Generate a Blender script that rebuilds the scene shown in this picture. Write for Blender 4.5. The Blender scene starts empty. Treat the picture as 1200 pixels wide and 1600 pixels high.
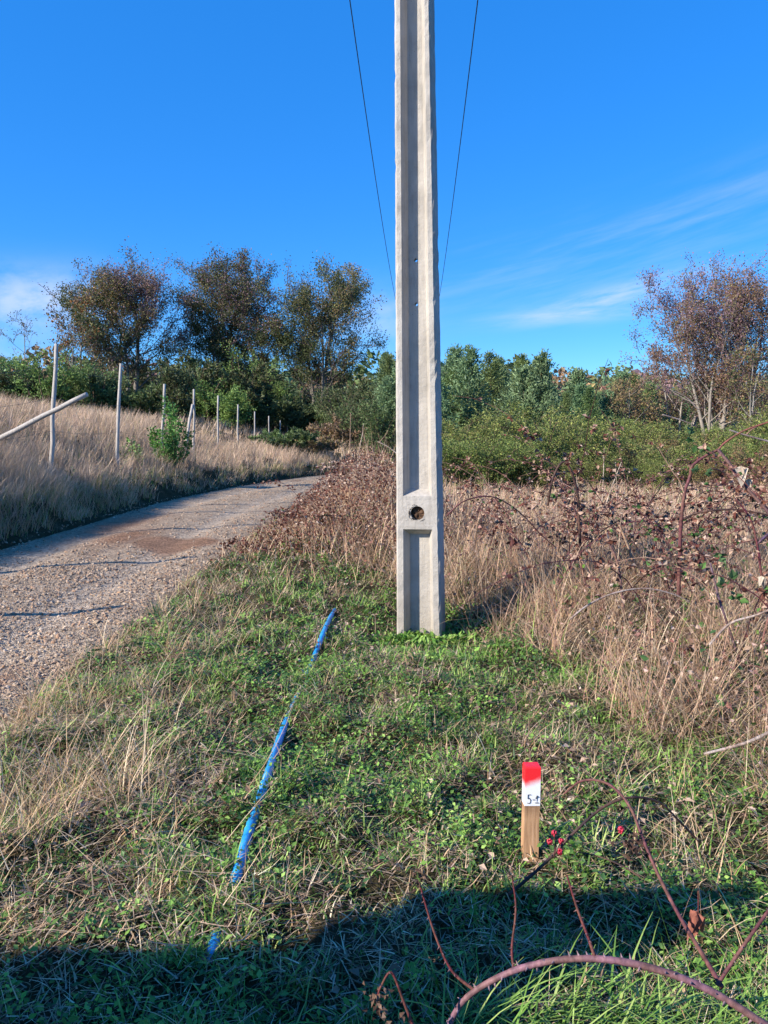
import bpy, bmesh, math, random
import numpy as np
from mathutils import Vector, Matrix

R = math.radians
SC = bpy.context.scene
COL = SC.collection
rng = np.random.default_rng(11)
random.seed(5)

# ------------------------------------------------------------------ camera model
CAM = np.array([0.0, 0.0, 1.5]); PITCH = R(5.7); FPX = 1202.0
CPI, SPI = math.cos(PITCH), math.sin(PITCH)
def ray(px, py):
    u = (px - 600) / FPX; v = (800 - py) / FPX
    return np.array([u, CPI + v * SPI, -SPI + v * CPI])
def at(px, py, Y):                       # real point at world depth Y along that line of sight
    d = ray(px, py); return CAM + d * (Y / d[1])
def lin(h):
    h = h.lstrip('#'); c = [int(h[i:i+2], 16) / 255 for i in (0, 2, 4)]
    return np.array([x / 12.92 if x <= .04045 else ((x + .055) / 1.055) ** 2.4 for x in c])
def sstep(a, b, x):
    t = np.clip((np.asarray(x, float) - a) / (b - a), 0, 1); return t * t * (3 - 2 * t)

# ------------------------------------------------------------------ value noise
_perm = np.random.default_rng(3).random((256, 256))
def vnoise(x, y):
    x = np.asarray(x, float); y = np.asarray(y, float)
    xi = np.floor(x).astype(int); yi = np.floor(y).astype(int)
    fx = x - xi; fy = y - yi; fx = fx*fx*(3-2*fx); fy = fy*fy*(3-2*fy)
    g = lambda a, b: _perm[a & 255, b & 255]
    return (g(xi, yi)*(1-fx)+g(xi+1, yi)*fx)*(1-fy) + (g(xi, yi+1)*(1-fx)+g(xi+1, yi+1)*fx)*fy
def fbm(x, y, o=3):
    s = 0; a = .5; t = 0
    for i in range(o):
        s = s + a * vnoise(x * 2**i + 17*i, y * 2**i + 31*i); t += a; a *= .5
    return s / t

# ------------------------------------------------------------------ terrain
HW = 1.68
def road_shift(y):
    y = np.asarray(y, float); d = np.clip(y - 16, 0, 19)
    return .0142 * d * d + .54 * np.clip(y - 35, 0, None)
def road_c(y): return -3.65 + road_shift(y)
BX_Y = [-5, 0, 2.5, 3.3, 4.1, 5, 5.6, 6.3, 7.2, 8.5, 10, 13, 16, 30]
BX_X = [1.6, 1.4, 1.5, 1.6, 1.25, 1.0, .78, .62, .2, -.55, -1.0, -1.35, -1.1, 3.5]
def thick_bx(y): return np.interp(y, BX_Y, BX_X)
def thick(x, y): return sstep(-.15, .35, x - thick_bx(y) + .5*(fbm(x*1.7, y*1.7)-.5))
def rut(x, y): u = x - road_c(y) - .12*np.sin(y*.35); return np.exp(-((np.abs(u)-.74)/.27)**2)
def zroad(x, y): return -.035 - .045*rut(x, y) + .02*(fbm(x*2.2, y*1.1, 3)-.5) + .035*(fbm(x*.9, y*.35)-.5) + .012*(fbm(x*5, y*5)-.5) - .03*np.clip(np.abs(x-road_c(y))-.9, 0, 1)
def zg(x, y, road=True):
    x = np.asarray(x, float); y = np.asarray(y, float)
    z = .07*(fbm(x*.8+3, y*.8)-.5) + (.10*(fbm(x*3.1, y*3.1+9, 2)-.5) + .095*(fbm(x*7.3+4, y*7.3, 2)-.5))*np.exp(-(np.clip(y-9, 0, None)/5)**2)
    c = road_c(y)
    d = (c - HW - .05) - x                    # left of the road
    gap = np.clip(road_shift(y), 0, 6)
    yk = sstep(-30, 5, y)
    dn = d + .35*(fbm(x*.7, y*.7+40)-.5)
    bank = .20*sstep(0, .4, dn) + 1.0*(1 - np.exp(-np.clip(dn-.15, 0, None)/(2.0+.7*gap))) + 1.65*(1 - np.exp(-np.clip(-6.75 - x, 0, None)/5))
    z = z + bank * yk
    pk = np.exp(-(((x-.3)/.6)**2+((y-5.9)/.8)**2)**2); z = z*(1-pk) - .12*pk
    # bramble mound between road and pole
    z = z + .45*np.exp(-(((x+.35)/.95)**2 + ((y-11)/2.2)**2)) + .18*sstep(0, 1.2, x - thick_bx(y))*sstep(2, 4, y)*(1-sstep(14, 20, y))
    # far hills
    far = np.hypot(x*.8, y)
    z = z + sstep(85, 400, far)*sstep(-10, 60, y)*(17 + 10*(fbm(x*.008+2, y*.008)-.5)) + sstep(30, 120, far)*1.2*(fbm(x*.03, y*.03)-.5)
    if road:
        inside = sstep(.05, -.25, np.abs(x - c) - HW)
        z = np.where(inside > 0, z*(1-inside) + (-.22)*inside, z)
    return z
def ground(px, py, off=0.0):
    d = ray(px, py); t = 1.0
    for i in range(4000):
        p = CAM + d*t
        if p[2] <= float(zg(p[0], p[1], False)) + off: return p
        t += .003 + t*.0008
    return CAM + d*t

# ------------------------------------------------------------------ mesh bag
class Bag:
    def __init__(s): s.v=[]; s.q=[]; s.t=[]; s.c=[]; s.n=0
    def add(s, v, q=None, t=None, c=None):
        v = np.asarray(v, np.float32).reshape(-1, 3)
        if q is not None and len(q): s.q.append(np.asarray(q, np.int32).reshape(-1, 4) + s.n)
        if t is not None and len(t): s.t.append(np.asarray(t, np.int32).reshape(-1, 3) + s.n)
        c = np.array([.5,.5,.5]) if c is None else np.asarray(c, np.float32)
        if c.ndim == 1: c = np.broadcast_to(c, (len(v), 3))
        s.c.append(c.reshape(-1, 3)); s.v.append(v); s.n += len(v)
    def mesh(s, name, off=(0,0,0), smooth=False):
        V = np.concatenate(s.v) - np.asarray(off, np.float32); C = np.concatenate(s.c)
        Q = np.concatenate(s.q) if s.q else np.zeros((0,4), np.int32)
        T = np.concatenate(s.t) if s.t else np.zeros((0,3), np.int32)
        me = bpy.data.meshes.new(name)
        me.vertices.add(len(V)); me.vertices.foreach_set('co', V.astype(np.float32).ravel())
        me.loops.add(Q.size + T.size); me.loops.foreach_set('vertex_index', np.concatenate([Q.ravel(), T.ravel()]))
        me.polygons.add(len(Q)+len(T))
        ls = np.concatenate([np.arange(len(Q))*4, Q.size + np.arange(len(T))*3]).astype(np.int32)
        me.polygons.foreach_set('loop_start', ls)
        me.polygons.foreach_set('use_smooth', np.full(len(ls), smooth))
        a = me.attributes.new('col', 'FLOAT_COLOR', 'POINT')
        a.data.foreach_set('color', np.concatenate([C, np.ones((len(C),1))], 1).astype(np.float32).ravel())
        me.update(calc_edges=True)
        return me
def wloc(o):
    l = Vector((0,0,0))
    while o is not None: l = l + o.location; o = o.parent
    return l
def tag(o, label=None, cat=None, group=None, kind=None):
    if label: o['label'] = label
    if cat: o['category'] = cat
    if group: o['group'] = group
    if kind: o['kind'] = kind
    return o
def build(bag, name, m, parent=None, smooth=False):
    off = wloc(parent) if parent else (0,0,0)
    me = bag.mesh(name, off, smooth); me.materials.append(m)
    o = bpy.data.objects.new(name, me); COL.objects.link(o)
    if parent: o.parent = parent
    return o
def thing(name, label, cat, loc, group=None):
    o = bpy.data.objects.new(name, None); o.empty_display_size = .1; COL.objects.link(o); o.location = Vector([float(a) for a in loc])
    return tag(o, label, cat, group)
def copy_tree(o, parent=None):
    c = o.copy(); COL.objects.link(c)
    if parent: c.parent = parent
    for ch in list(o.children): copy_tree(ch, c)
    return c

# ------------------------------------------------------------------ shape makers
def blades(bag, P, L, W, az, th0, bend, c0, c1, segs=2, tipw=.12, wig=0):
    n = len(P); P = np.asarray(P, float)
    def arr(a): return np.broadcast_to(np.asarray(a, float), (n,)).copy()
    L, W, az, th0, bend = map(arr, (L, W, az, th0, bend))
    lx, ly = np.cos(az), np.sin(az)
    b = az + np.pi/2 + rng.normal(0, .5, n)
    side = np.stack([np.cos(b), np.sin(b), np.zeros(n)], 1)
    V = np.zeros((n, segs+1, 2, 3)); pos = P.copy(); C = np.zeros((n, segs+1, 2, 3))
    c0 = np.broadcast_to(c0, (n,3)); c1 = np.broadcast_to(c1, (n,3))
    for k in range(segs+1):
        t = k/segs
        w = W*(1-t)**.6 if t < 1 else W*tipw
        V[:,k,0] = pos - side*(w/2)[:,None]; V[:,k,1] = pos + side*(w/2)[:,None]
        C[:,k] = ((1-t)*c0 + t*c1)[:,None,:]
        th = th0 + bend*(t + .5/segs)
        st = L/segs
        pos = pos + np.stack([lx*np.sin(th)*st, ly*np.sin(th)*st, np.cos(th)*st], 1)
        if wig: pos = pos + side*rng.normal(0, wig, n)[:,None]*st[:,None]
    base = (np.arange(n)*(segs+1)*2)[:,None]
    q = np.stack([np.concatenate([base+2*k, base+2*k+1, base+2*k+3, base+2*k+2], 1) for k in range(segs)], 1)
    bag.add(V.reshape(-1,3), q=q.reshape(-1,4), c=C.reshape(-1,3))
def unit(v): return v/np.maximum(np.linalg.norm(v, axis=-1, keepdims=True), 1e-9)
def leaves(bag, P, D, size, asp, col, fold=.12, nrm=None):
    """diamond leaves: base P, pointing along D"""
    n = len(P); P = np.asarray(P, float); D = unit(np.asarray(D, float))
    size = np.broadcast_to(np.asarray(size, float), (n,))
    r = rng.normal(0, 1, (n,3)) if nrm is None else nrm + rng.normal(0, .35, (n,3))
    s = unit(np.cross(D, r)); u = np.cross(s, D)
    w = (size*asp/2)[:,None]; l = size[:,None]; f = (size*fold)[:,None]
    V = np.stack([P, P + D*l*.45 - s*w + u*f, P + D*l, P + D*l*.45 + s*w + u*f], 1)
    col = np.broadcast_to(col, (n,3))
    bag.add(V.reshape(-1,3), q=np.arange(4*n).reshape(n,4), c=np.repeat(col, 4, 0))
def tube(bag, pts, rad, col, sides=5, cap=True):
    pts = np.asarray(pts, float); n = len(pts)
    rad = np.broadcast_to(np.asarray(rad, float), (n,))
    tg = unit(np.gradient(pts, axis=0))
    ref = np.array([0,0,1.]) if abs(tg[0][2]) < .9 else np.array([1.,0,0])
    a = np.linspace(0, 2*np.pi, sides, endpoint=False)
    V = np.zeros((n, sides, 3))
    s = unit(np.cross(tg, ref)); u = np.cross(s, tg)
    V = pts[:,None] + rad[:,None,None]*(np.cos(a)[None,:,None]*s[:,None] + np.sin(a)[None,:,None]*u[:,None])
    i = np.arange(n-1)[:,None]*sides; j = np.arange(sides)[None]; j2 = (j+1) % sides
    q = np.stack([i+j, i+j2, i+sides+j2, i+sides+j], -1).reshape(-1,4)
    V = V.reshape(-1,3); t = []
    if cap:
        V = np.concatenate([V, pts[:1], pts[-1:]]); b = n*sides
        for k in range(sides):
            t.append([b, (k+1) % sides, k]); t.append([b+1, (n-1)*sides+k, (n-1)*sides+(k+1) % sides])
    bag.add(V, q=q, t=np.array(t) if t else None, c=col)
def spline(pts, n=16):
    pts = np.asarray(pts, float); m = len(pts)
    P = np.concatenate([[2*pts[0]-pts[1]], pts, [2*pts[-1]-pts[-2]]]); out = []
    for t in np.linspace(0, m-1-1e-6, n):
        i = int(t); f = t-i; a, b, c, d = P[i], P[i+1], P[i+2], P[i+3]
        out.append(.5*((2*b)+(c-a)*f+(2*a-5*b+4*c-d)*f*f+(3*b-a-3*c+d)*f**3))
    return np.array(out)
def hexa(bag, lo, hi, col, top=None):
    """box lo..hi; top = (lo2, hi2) xy of the top face for tapered boxes"""
    (x0,y0,z0), (x1,y1,z1) = lo, hi
    tx0,ty0,tx1,ty1 = top if top else (x0,y0,x1,y1)
    V = [(x0,y0,z0),(x1,y0,z0),(x1,y1,z0),(x0,y1,z0),(tx0,ty0,z1),(tx1,ty0,z1),(tx1,ty1,z1),(tx0,ty1,z1)]
    q = [(0,3,2,1),(4,5,6,7),(0,1,5,4),(1,2,6,5),(2,3,7,6),(3,0,4,7)]
    bag.add(V, q=q, c=col)
def pick(pal, n, jit=.12):
    pal = np.asarray(pal); c = pal[rng.integers(0, len(pal), n)]
    return np.clip(c*(1 + rng.normal(0, jit, (n,1))) , .003, .95)

# ------------------------------------------------------------------ materials
def mat(name):
    m = bpy.data.materials.new(name); m.use_nodes = True; nt = m.node_tree
    return m, nt, nt.nodes['Principled BSDF'], nt.nodes['Material Output']
def leafy(name, tr=.3, rough=.6, vary=.0, spec=.3):
    m, nt, b, out = mat(name); N = nt.nodes; L = nt.links
    a = N.new('ShaderNodeAttribute'); a.attribute_name = 'col'
    src = a.outputs['Color']
    if vary:
        oi = N.new('ShaderNodeObjectInfo'); hs = N.new('ShaderNodeHueSaturation')
        mh = N.new('ShaderNodeMapRange'); mh.inputs['To Min'].default_value = .5-vary*.22; mh.inputs['To Max'].default_value = .5+vary*.10
        mv = N.new('ShaderNodeMapRange'); mv.inputs['To Min'].default_value = 1-vary; mv.inputs['To Max'].default_value = 1+vary
        mu = N.new('ShaderNodeMath'); mu.operation = 'MULTIPLY'; mu.inputs[1].default_value = 7.13
        fr = N.new('ShaderNodeMath'); fr.operation = 'FRACT'
        L.new(oi.outputs['Random'], mh.inputs['Value']); L.new(oi.outputs['Random'], mu.inputs[0]); L.new(mu.outputs[0], fr.inputs[0]); L.new(fr.outputs[0], mv.inputs['Value'])
        L.new(mh.outputs[0], hs.inputs['Hue']); L.new(mv.outputs[0], hs.inputs['Value']); L.new(src, hs.inputs['Color']); src = hs.outputs['Color']
    L.new(src, b.inputs['Base Color']); b.inputs['Roughness'].default_value = rough; b.inputs['Specular IOR Level'].default_value = spec
    if tr:
        t = N.new('ShaderNodeBsdfTranslucent'); L.new(src, t.inputs['Color'])
        mx = N.new('ShaderNodeMixShader'); mx.inputs[0].default_value = tr
        L.new(b.outputs[0], mx.inputs[1]); L.new(t.outputs[0], mx.inputs[2]); L.new(mx.outputs[0], out.inputs['Surface'])
    return m
def ramp(nt, src, stops):
    r = nt.nodes.new('ShaderNodeValToRGB'); e = r.color_ramp.elements
    while len(e) < len(stops): e.new(.5)
    for el, (p, c) in zip(e, stops): el.position = p; el.color = (*c, 1)
    nt.links.new(src, r.inputs[0]); return r.outputs[0]
def noise(nt, scale, detail=4, rough=.55, vec=None, dist=0):
    n = nt.nodes.new('ShaderNodeTexNoise'); n.inputs['Scale'].default_value = scale; n.inputs['Detail'].default_value = detail
    n.inputs['Roughness'].default_value = rough; n.inputs['Distortion'].default_value = dist
    if vec is not None: nt.links.new(vec, n.inputs['Vector'])
    return n.outputs['Fac']
def objco(nt, scale=(1,1,1)):
    t = nt.nodes.new('ShaderNodeTexCoord'); mp = nt.nodes.new('ShaderNodeMapping'); mp.inputs['Scale'].default_value = scale
    nt.links.new(t.outputs['Object'], mp.inputs['Vector']); return mp.outputs['Vector']
def mixc(nt, fac, a, b, mode='MIX'):
    m = nt.nodes.new('ShaderNodeMix'); m.data_type = 'RGBA'; m.blend_type = mode
    if hasattr(fac, 'is_output'): nt.links.new(fac, m.inputs[0])
    else: m.inputs[0].default_value = fac
    for s, i in ((a, 6), (b, 7)):
        if hasattr(s, 'is_output'): nt.links.new(s, m.inputs[i])
        else: m.inputs[i].default_value = (*s, 1)
    return m.outputs[2]
def bump(nt, b, h, strength=.4, dist=.01):
    n = nt.nodes.new('ShaderNodeBump'); n.inputs['Strength'].default_value = strength; n.inputs['Distance'].default_value = dist
    nt.links.new(h, n.inputs['Height']); nt.links.new(n.outputs[0], b.inputs['Normal'])
M = {}
M['grass'] = leafy('grass_blade', .22, .5)
M['straw'] = leafy('dry_straw', .24, .7, spec=.15)
M['leaf'] = leafy('leaf', .3, .5)
M['deadleaf'] = leafy('dead_leaf', .2, .75, spec=.1)
M['tree_leaf'] = leafy('tree_leaf', .3, .6, .10)
M['plantation'] = leafy('plantation_leaf', .25, .55, .12)
M['shrub_leaf'] = leafy('shrub_leaf', .28, .55, .09)
def flatmat(name, tr=0, rough=.75, bs=60, bst=.3, bd=.004, spec=.25, dark=.6):
    m, nt, b, out = mat(name); a = nt.nodes.new('ShaderNodeAttribute'); a.attribute_name = 'col'
    v = objco(nt); n = noise(nt, bs, 4, .6, v)
    c = mixc(nt, 1.0, a.outputs['Color'], ramp(nt, noise(nt, bs*.35, 4, .6, v), [(.25,(dark,dark,dark)),(.75,(1.2,1.2,1.2))]), 'MULTIPLY')
    nt.links.new(c, b.inputs['Base Color']); b.inputs['Roughness'].default_value = rough; b.inputs['Specular IOR Level'].default_value = spec
    bump(nt, b, n, bst, bd); return m
M['bark'] = flatmat('bark', bs=9, bd=.02)
M['cane'] = flatmat('cane', bs=170, bd=.0015, bst=.7, rough=.6, dark=.35)
M['stone'] = flatmat('stone', bs=90, bd=.003, rough=.85)
def weathered():
    m, nt, b, out = mat('weathered_wood'); v = objco(nt, (14, 14, 1.1))
    n = noise(nt, 5, 6, .65, v)
    c = ramp(nt, n, [(.2, (.12,.10,.085)), (.45, (.38,.345,.305)), (.8, (.62,.57,.52))])
    nt.links.new(c, b.inputs['Base Color']); b.inputs['Roughness'].default_value = .9; b.inputs['Specular IOR Level'].default_value = .15
    bump(nt, b, n, .6, .01); return m
M['post'] = weathered()
def concrete():
    m, nt, b, out = mat('concrete'); v = objco(nt); v2 = objco(nt, (9, 9, .8))
    n1 = noise(nt, 3.5, 6, .6, v); n2 = noise(nt, 4, 5, .6, v2); n3 = noise(nt, 170, 3, .6, v)
    c = ramp(nt, n1, [(.25, (.31,.285,.25)), (.5, (.43,.395,.35)), (.8, (.53,.49,.44))])
    c = mixc(nt, 1.0, c, ramp(nt, n2, [(.28, (.80,.79,.78)), (.5, (1,1,1)), (.75, (1.05,1.04,1.03))]), 'MULTIPLY')
    vo = nt.nodes.new('ShaderNodeTexVoronoi'); vo.inputs['Scale'].default_value = 38; nt.links.new(v, vo.inputs['Vector'])
    vo.inputs['Randomness'].default_value = 1
    pit = ramp(nt, vo.outputs['Distance'], [(.05, (.3,.29,.28)), (.11, (1,1,1))])
    gate = ramp(nt, noise(nt, 9, 2, .5, v), [(.44, (0,0,0)), (.52, (1,1,1))])
    c = mixc(nt, gate, c, mixc(nt, 1.0, c, pit, 'MULTIPLY'))
    # damp soil splash at the foot
    sx = nt.nodes.new('ShaderNodeSeparateXYZ'); nt.links.new(v, sx.inputs[0])
    mr = nt.nodes.new('ShaderNodeMapRange'); mr.inputs['From Min'].default_value = -.05; mr.inputs['From Max'].default_value = .3; mr.inputs['To Min'].default_value = .6; mr.inputs['To Max'].default_value = 0
    nt.links.new(sx.outputs[2], mr.inputs['Value'])
    mm = nt.nodes.new('ShaderNodeMath'); mm.operation = 'MULTIPLY'; nt.links.new(mr.outputs[0], mm.inputs[0]); nt.links.new(noise(nt, 11, 4, .6, v), mm.inputs[1])
    c = mixc(nt, mm.outputs[0], c, (.22,.17,.12))
    nt.links.new(c, b.inputs['Base Color']); b.inputs['Roughness'].default_value = .85; b.inputs['Specular IOR Level'].default_value = .2
    ad = nt.nodes.new('ShaderNodeMath'); ad.operation = 'MULTIPLY_ADD'; ad.inputs[1].default_value = .35
    nt.links.new(n3, ad.inputs[0]); nt.links.new(noise(nt, 22, 5, .65, v), ad.inputs[2])
    bump(nt, b, ad.outputs[0], .6, .014); return m
M['concrete'] = concrete()
def soil():
    m, nt, b, out = mat('soil'); v = objco(nt)
    n = noise(nt, 2.2, 8, .65, v); f = noise(nt, 38, 5, .7, v)
    c = ramp(nt, n, [(.3, (.035,.036,.014)), (.5, (.055,.048,.024)), (.7, (.12,.09,.052))])
    c = mixc(nt, 1.0, c, ramp(nt, f, [(.3, (.35,.33,.3)), (.7, (1.3,1.3,1.25))]), 'MULTIPLY')
    nt.links.new(c, b.inputs['Base Color']); b.inputs['Roughness'].default_value = .95; b.inputs['Specular IOR Level'].default_value = .1
    bump(nt, b, f, .8, .03); return m
M['soil'] = soil()
def gravelmat():
    m, nt, b, out = mat('gravel_road'); v = objco(nt); at_ = nt.nodes.new('ShaderNodeAttribute'); at_.attribute_name = 'col'
    vo = nt.nodes.new('ShaderNodeTexVoronoi'); vo.inputs['Scale'].default_value = 34; nt.links.new(v, vo.inputs['Vector'])
    vo2 = nt.nodes.new('ShaderNodeTexVoronoi'); vo2.inputs['Scale'].default_value = 85; nt.links.new(v, vo2.inputs['Vector'])
    base = mixc(nt, 1.0, at_.outputs['Color'], ramp(nt, noise(nt, 5, 6, .65, v), [(.3, (.72,.70,.68)), (.7, (1.2,1.2,1.2))]), 'MULTIPLY')
    sx = nt.nodes.new('ShaderNodeSeparateColor'); nt.links.new(vo.outputs['Color'], sx.inputs[0])
    st = ramp(nt, sx.outputs[0], [(0, (.60,.58,.57)), (.5, (1,1,1)), (1, (1.3,1.28,1.25))])
    c = mixc(nt, 1.0, base, st, 'MULTIPLY')
    nt.links.new(c, b.inputs['Base Color']); b.inputs['Roughness'].default_value = .95; b.inputs['Specular IOR Level'].default_value = .1
    ad = nt.nodes.new('ShaderNodeMath'); ad.operation = 'ADD'; nt.links.new(vo.outputs['Distance'], ad.inputs[0]); nt.links.new(vo2.outputs['Distance'], ad.inputs[1])
    iv = nt.nodes.new('ShaderNodeMath'); iv.operation = 'SUBTRACT'; iv.inputs[0].default_value = 1; nt.links.new(ad.outputs[0], iv.inputs[1])
    bump(nt, b, iv.outputs[0], .7, .02); return m
M['gravel'] = gravelmat()
def plain(name, col, rough=.5, metal=0, spec=.5):
    m, nt, b, out = mat(name); v = objco(nt)
    c = ramp(nt, noise(nt, 12, 5, .6, v), [(.3, tuple(x*.8 for x in col)), (.7, tuple(min(x*1.12, .95) for x in col))])
    nt.links.new(c, b.inputs['Base Color']); b.inputs['Roughness'].default_value = rough; b.inputs['Metallic'].default_value = metal; b.inputs['Specular IOR Level'].default_value = spec
    return m

# ================================================================== SETTING
def axis(fine0, fine1, step, lo, hi, g=1.13):
    a = list(np.arange(fine0, fine1 + 1e-6, step)); s = step; x = a[-1]
    while x < hi: s *= g; x += s; a.append(x)
    s = step; x = a[0]; pre = []
    while x > lo: s *= g; x -= s; pre.append(x)
    return np.array(pre[::-1] + a)
def terrain():
    xs = axis(-7, 4, .065, -2600, 2600); ys = axis(.8, 11, .065, -2000, 3200)
    X, Y = np.meshgrid(xs, ys); Z = zg(X, Y)
    b = Bag(); nx, ny = len(xs), len(ys)
    i = (np.arange(ny-1)[:,None]*nx + np.arange(nx-1)[None]).ravel()
    b.add(np.stack([X, Y, Z], -1), q=np.stack([i, i+1, i+nx+1, i+nx], 1))
    tag(build(b, 'ground', M['soil'], smooth=True), kind='structure')
terrain()
def road():
    ys = axis(-1, 22, .10, -60, 120, 1.06); us = np.linspace(-1, 1, 41)
    Y = np.repeat(ys[:,None], 41, 1); U = np.repeat(us[None], len(ys), 0)
    X = road_c(Y) + U*(HW + .12); Z = zroad(X, Y)
    e = sstep(.86, 1.0, np.abs(U)); Z = Z - .2*e
    b = Bag(); i = (np.arange(len(ys)-1)[:,None]*41 + np.arange(40)[None]).ravel()
    rt = rut(X, Y)[...,None]; pn = fbm(X*.9+5, Y*.45+2, 3)
    pn = np.maximum(sstep(.66, .76, pn), np.exp(-((X+3.95)/.42)**2-((Y-11.6)/1.1)**2)*1.2); pn = np.clip(np.maximum(pn, np.exp(-((X+4.6)/.5)**2-((Y-13.5)/2.2)**2)), 0, 1)[...,None]
    C = np.array([.40,.305,.215])*(1-rt) + np.array([.47,.37,.27])*rt; C = C*(1-.85*pn) + np.array([.27,.145,.085])*.85*pn
    ed = sstep(.75, 1.0, np.abs(U))[...,None]; C = C*(1-ed)+np.array([.22,.165,.11])*ed
    b.add(np.stack([X, Y, Z], -1), q=np.stack([i, i+1, i+42, i+41], 1), c=C.reshape(-1,3))
    tag(build(b, 'road', M['gravel'], smooth=True), kind='structure')
road()
def stones():
    bm = bmesh.new(); bmesh.ops.create_icosphere(bm, subdivisions=1, radius=1)
    v0 = np.array([v.co[:] for v in bm.verts]); bm.verts.index_update(); f0 = np.array([[v.index for v in f.verts] for f in bm.faces]); bm.free()
    # small icosahedron
    bm = bmesh.new(); bmesh.ops.create_icosphere(bm, subdivisions=0 if False else 1, radius=1); bm.free()
    pal = [lin('b69a80'), lin('a88f78'), lin('c0a88e'), lin('927c68'), lin('b29074'), lin('aa927a'), lin('c2ae96'), lin('80705f'), lin('a88568')]
    b = Bag()
    def scatter(n, y0, y1, smin, smax, side=0):
        y = y0 * (y1/y0)**rng.random(n); x = road_c(y) + (rng.random(n)*2-1)*(HW+.1)
        if side:   # loose berms beside the wheel tracks
            x = road_c(y) + np.where(rng.random(n) < .6, rng.normal(1.0, .38, n), rng.normal(-.2, .5, n))
        keep = np.abs(x - road_c(y)) < HW + .15
        keep &= rng.random(n) < (.25 + 1.1*fbm(x*1.1+5, y*.5))*(1-.55*rut(x, y))*(1-.9*np.clip(np.exp(-((x+3.95)/.42)**2-((y-11.6)/1.1)**2)+np.exp(-((x+4.6)/.5)**2-((y-13.5)/2.2)**2)+sstep(.66,.76,fbm(x*.9+5, y*.45+2, 3)), 0, 1))
        x, y = x[keep], y[keep]; n = len(x)
        s = smin + (smax-smin)*rng.random(n)**2.4
        z = np.maximum(zroad(x, y), np.where(np.abs(x-road_c(y)) > HW-.1, zg(x, y, False)-.02, -9)) + s*.18
        ang = rng.random(n)*6.283; ca, sa = np.cos(ang), np.sin(ang)
        ax = s*(.75+.5*rng.random(n)); ay = s*(.6+.4*rng.random(n)); az = s*(.4+.3*rng.random(n))
        V = np.repeat(v0[None], n, 0) * (1 + rng.normal(0, .13, (n, len(v0), 1)))
        V = V*np.stack([ax, ay, az], -1)[:,None]
        til = rng.normal(0, .35, (n,1)); V[...,2] += V[...,0]*til
        V = np.stack([V[...,0]*ca[:,None]-V[...,1]*sa[:,None], V[...,0]*sa[:,None]+V[...,1]*ca[:,None], V[...,2]], -1)
        V += np.stack([x, y, z], -1)[:,None]
        F = f0[None] + (np.arange(n)*len(v0))[:,None,None]
        b.add(V, t=F.reshape(-1,3), c=np.repeat(pick(pal, n, .12), len(v0), 0))
    scatter(20000, 3.4, 9, .005, .017)
    scatter(6500, 3.4, 13, .007, .026, 1)
    scatter(9000, 8, 26, .008, .026)
    o = build(b, 'gravel', M['stone']); tag(o, 'loose pale grey and brown stones strewn over the dirt road', 'gravel', kind='stuff')
stones()

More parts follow.
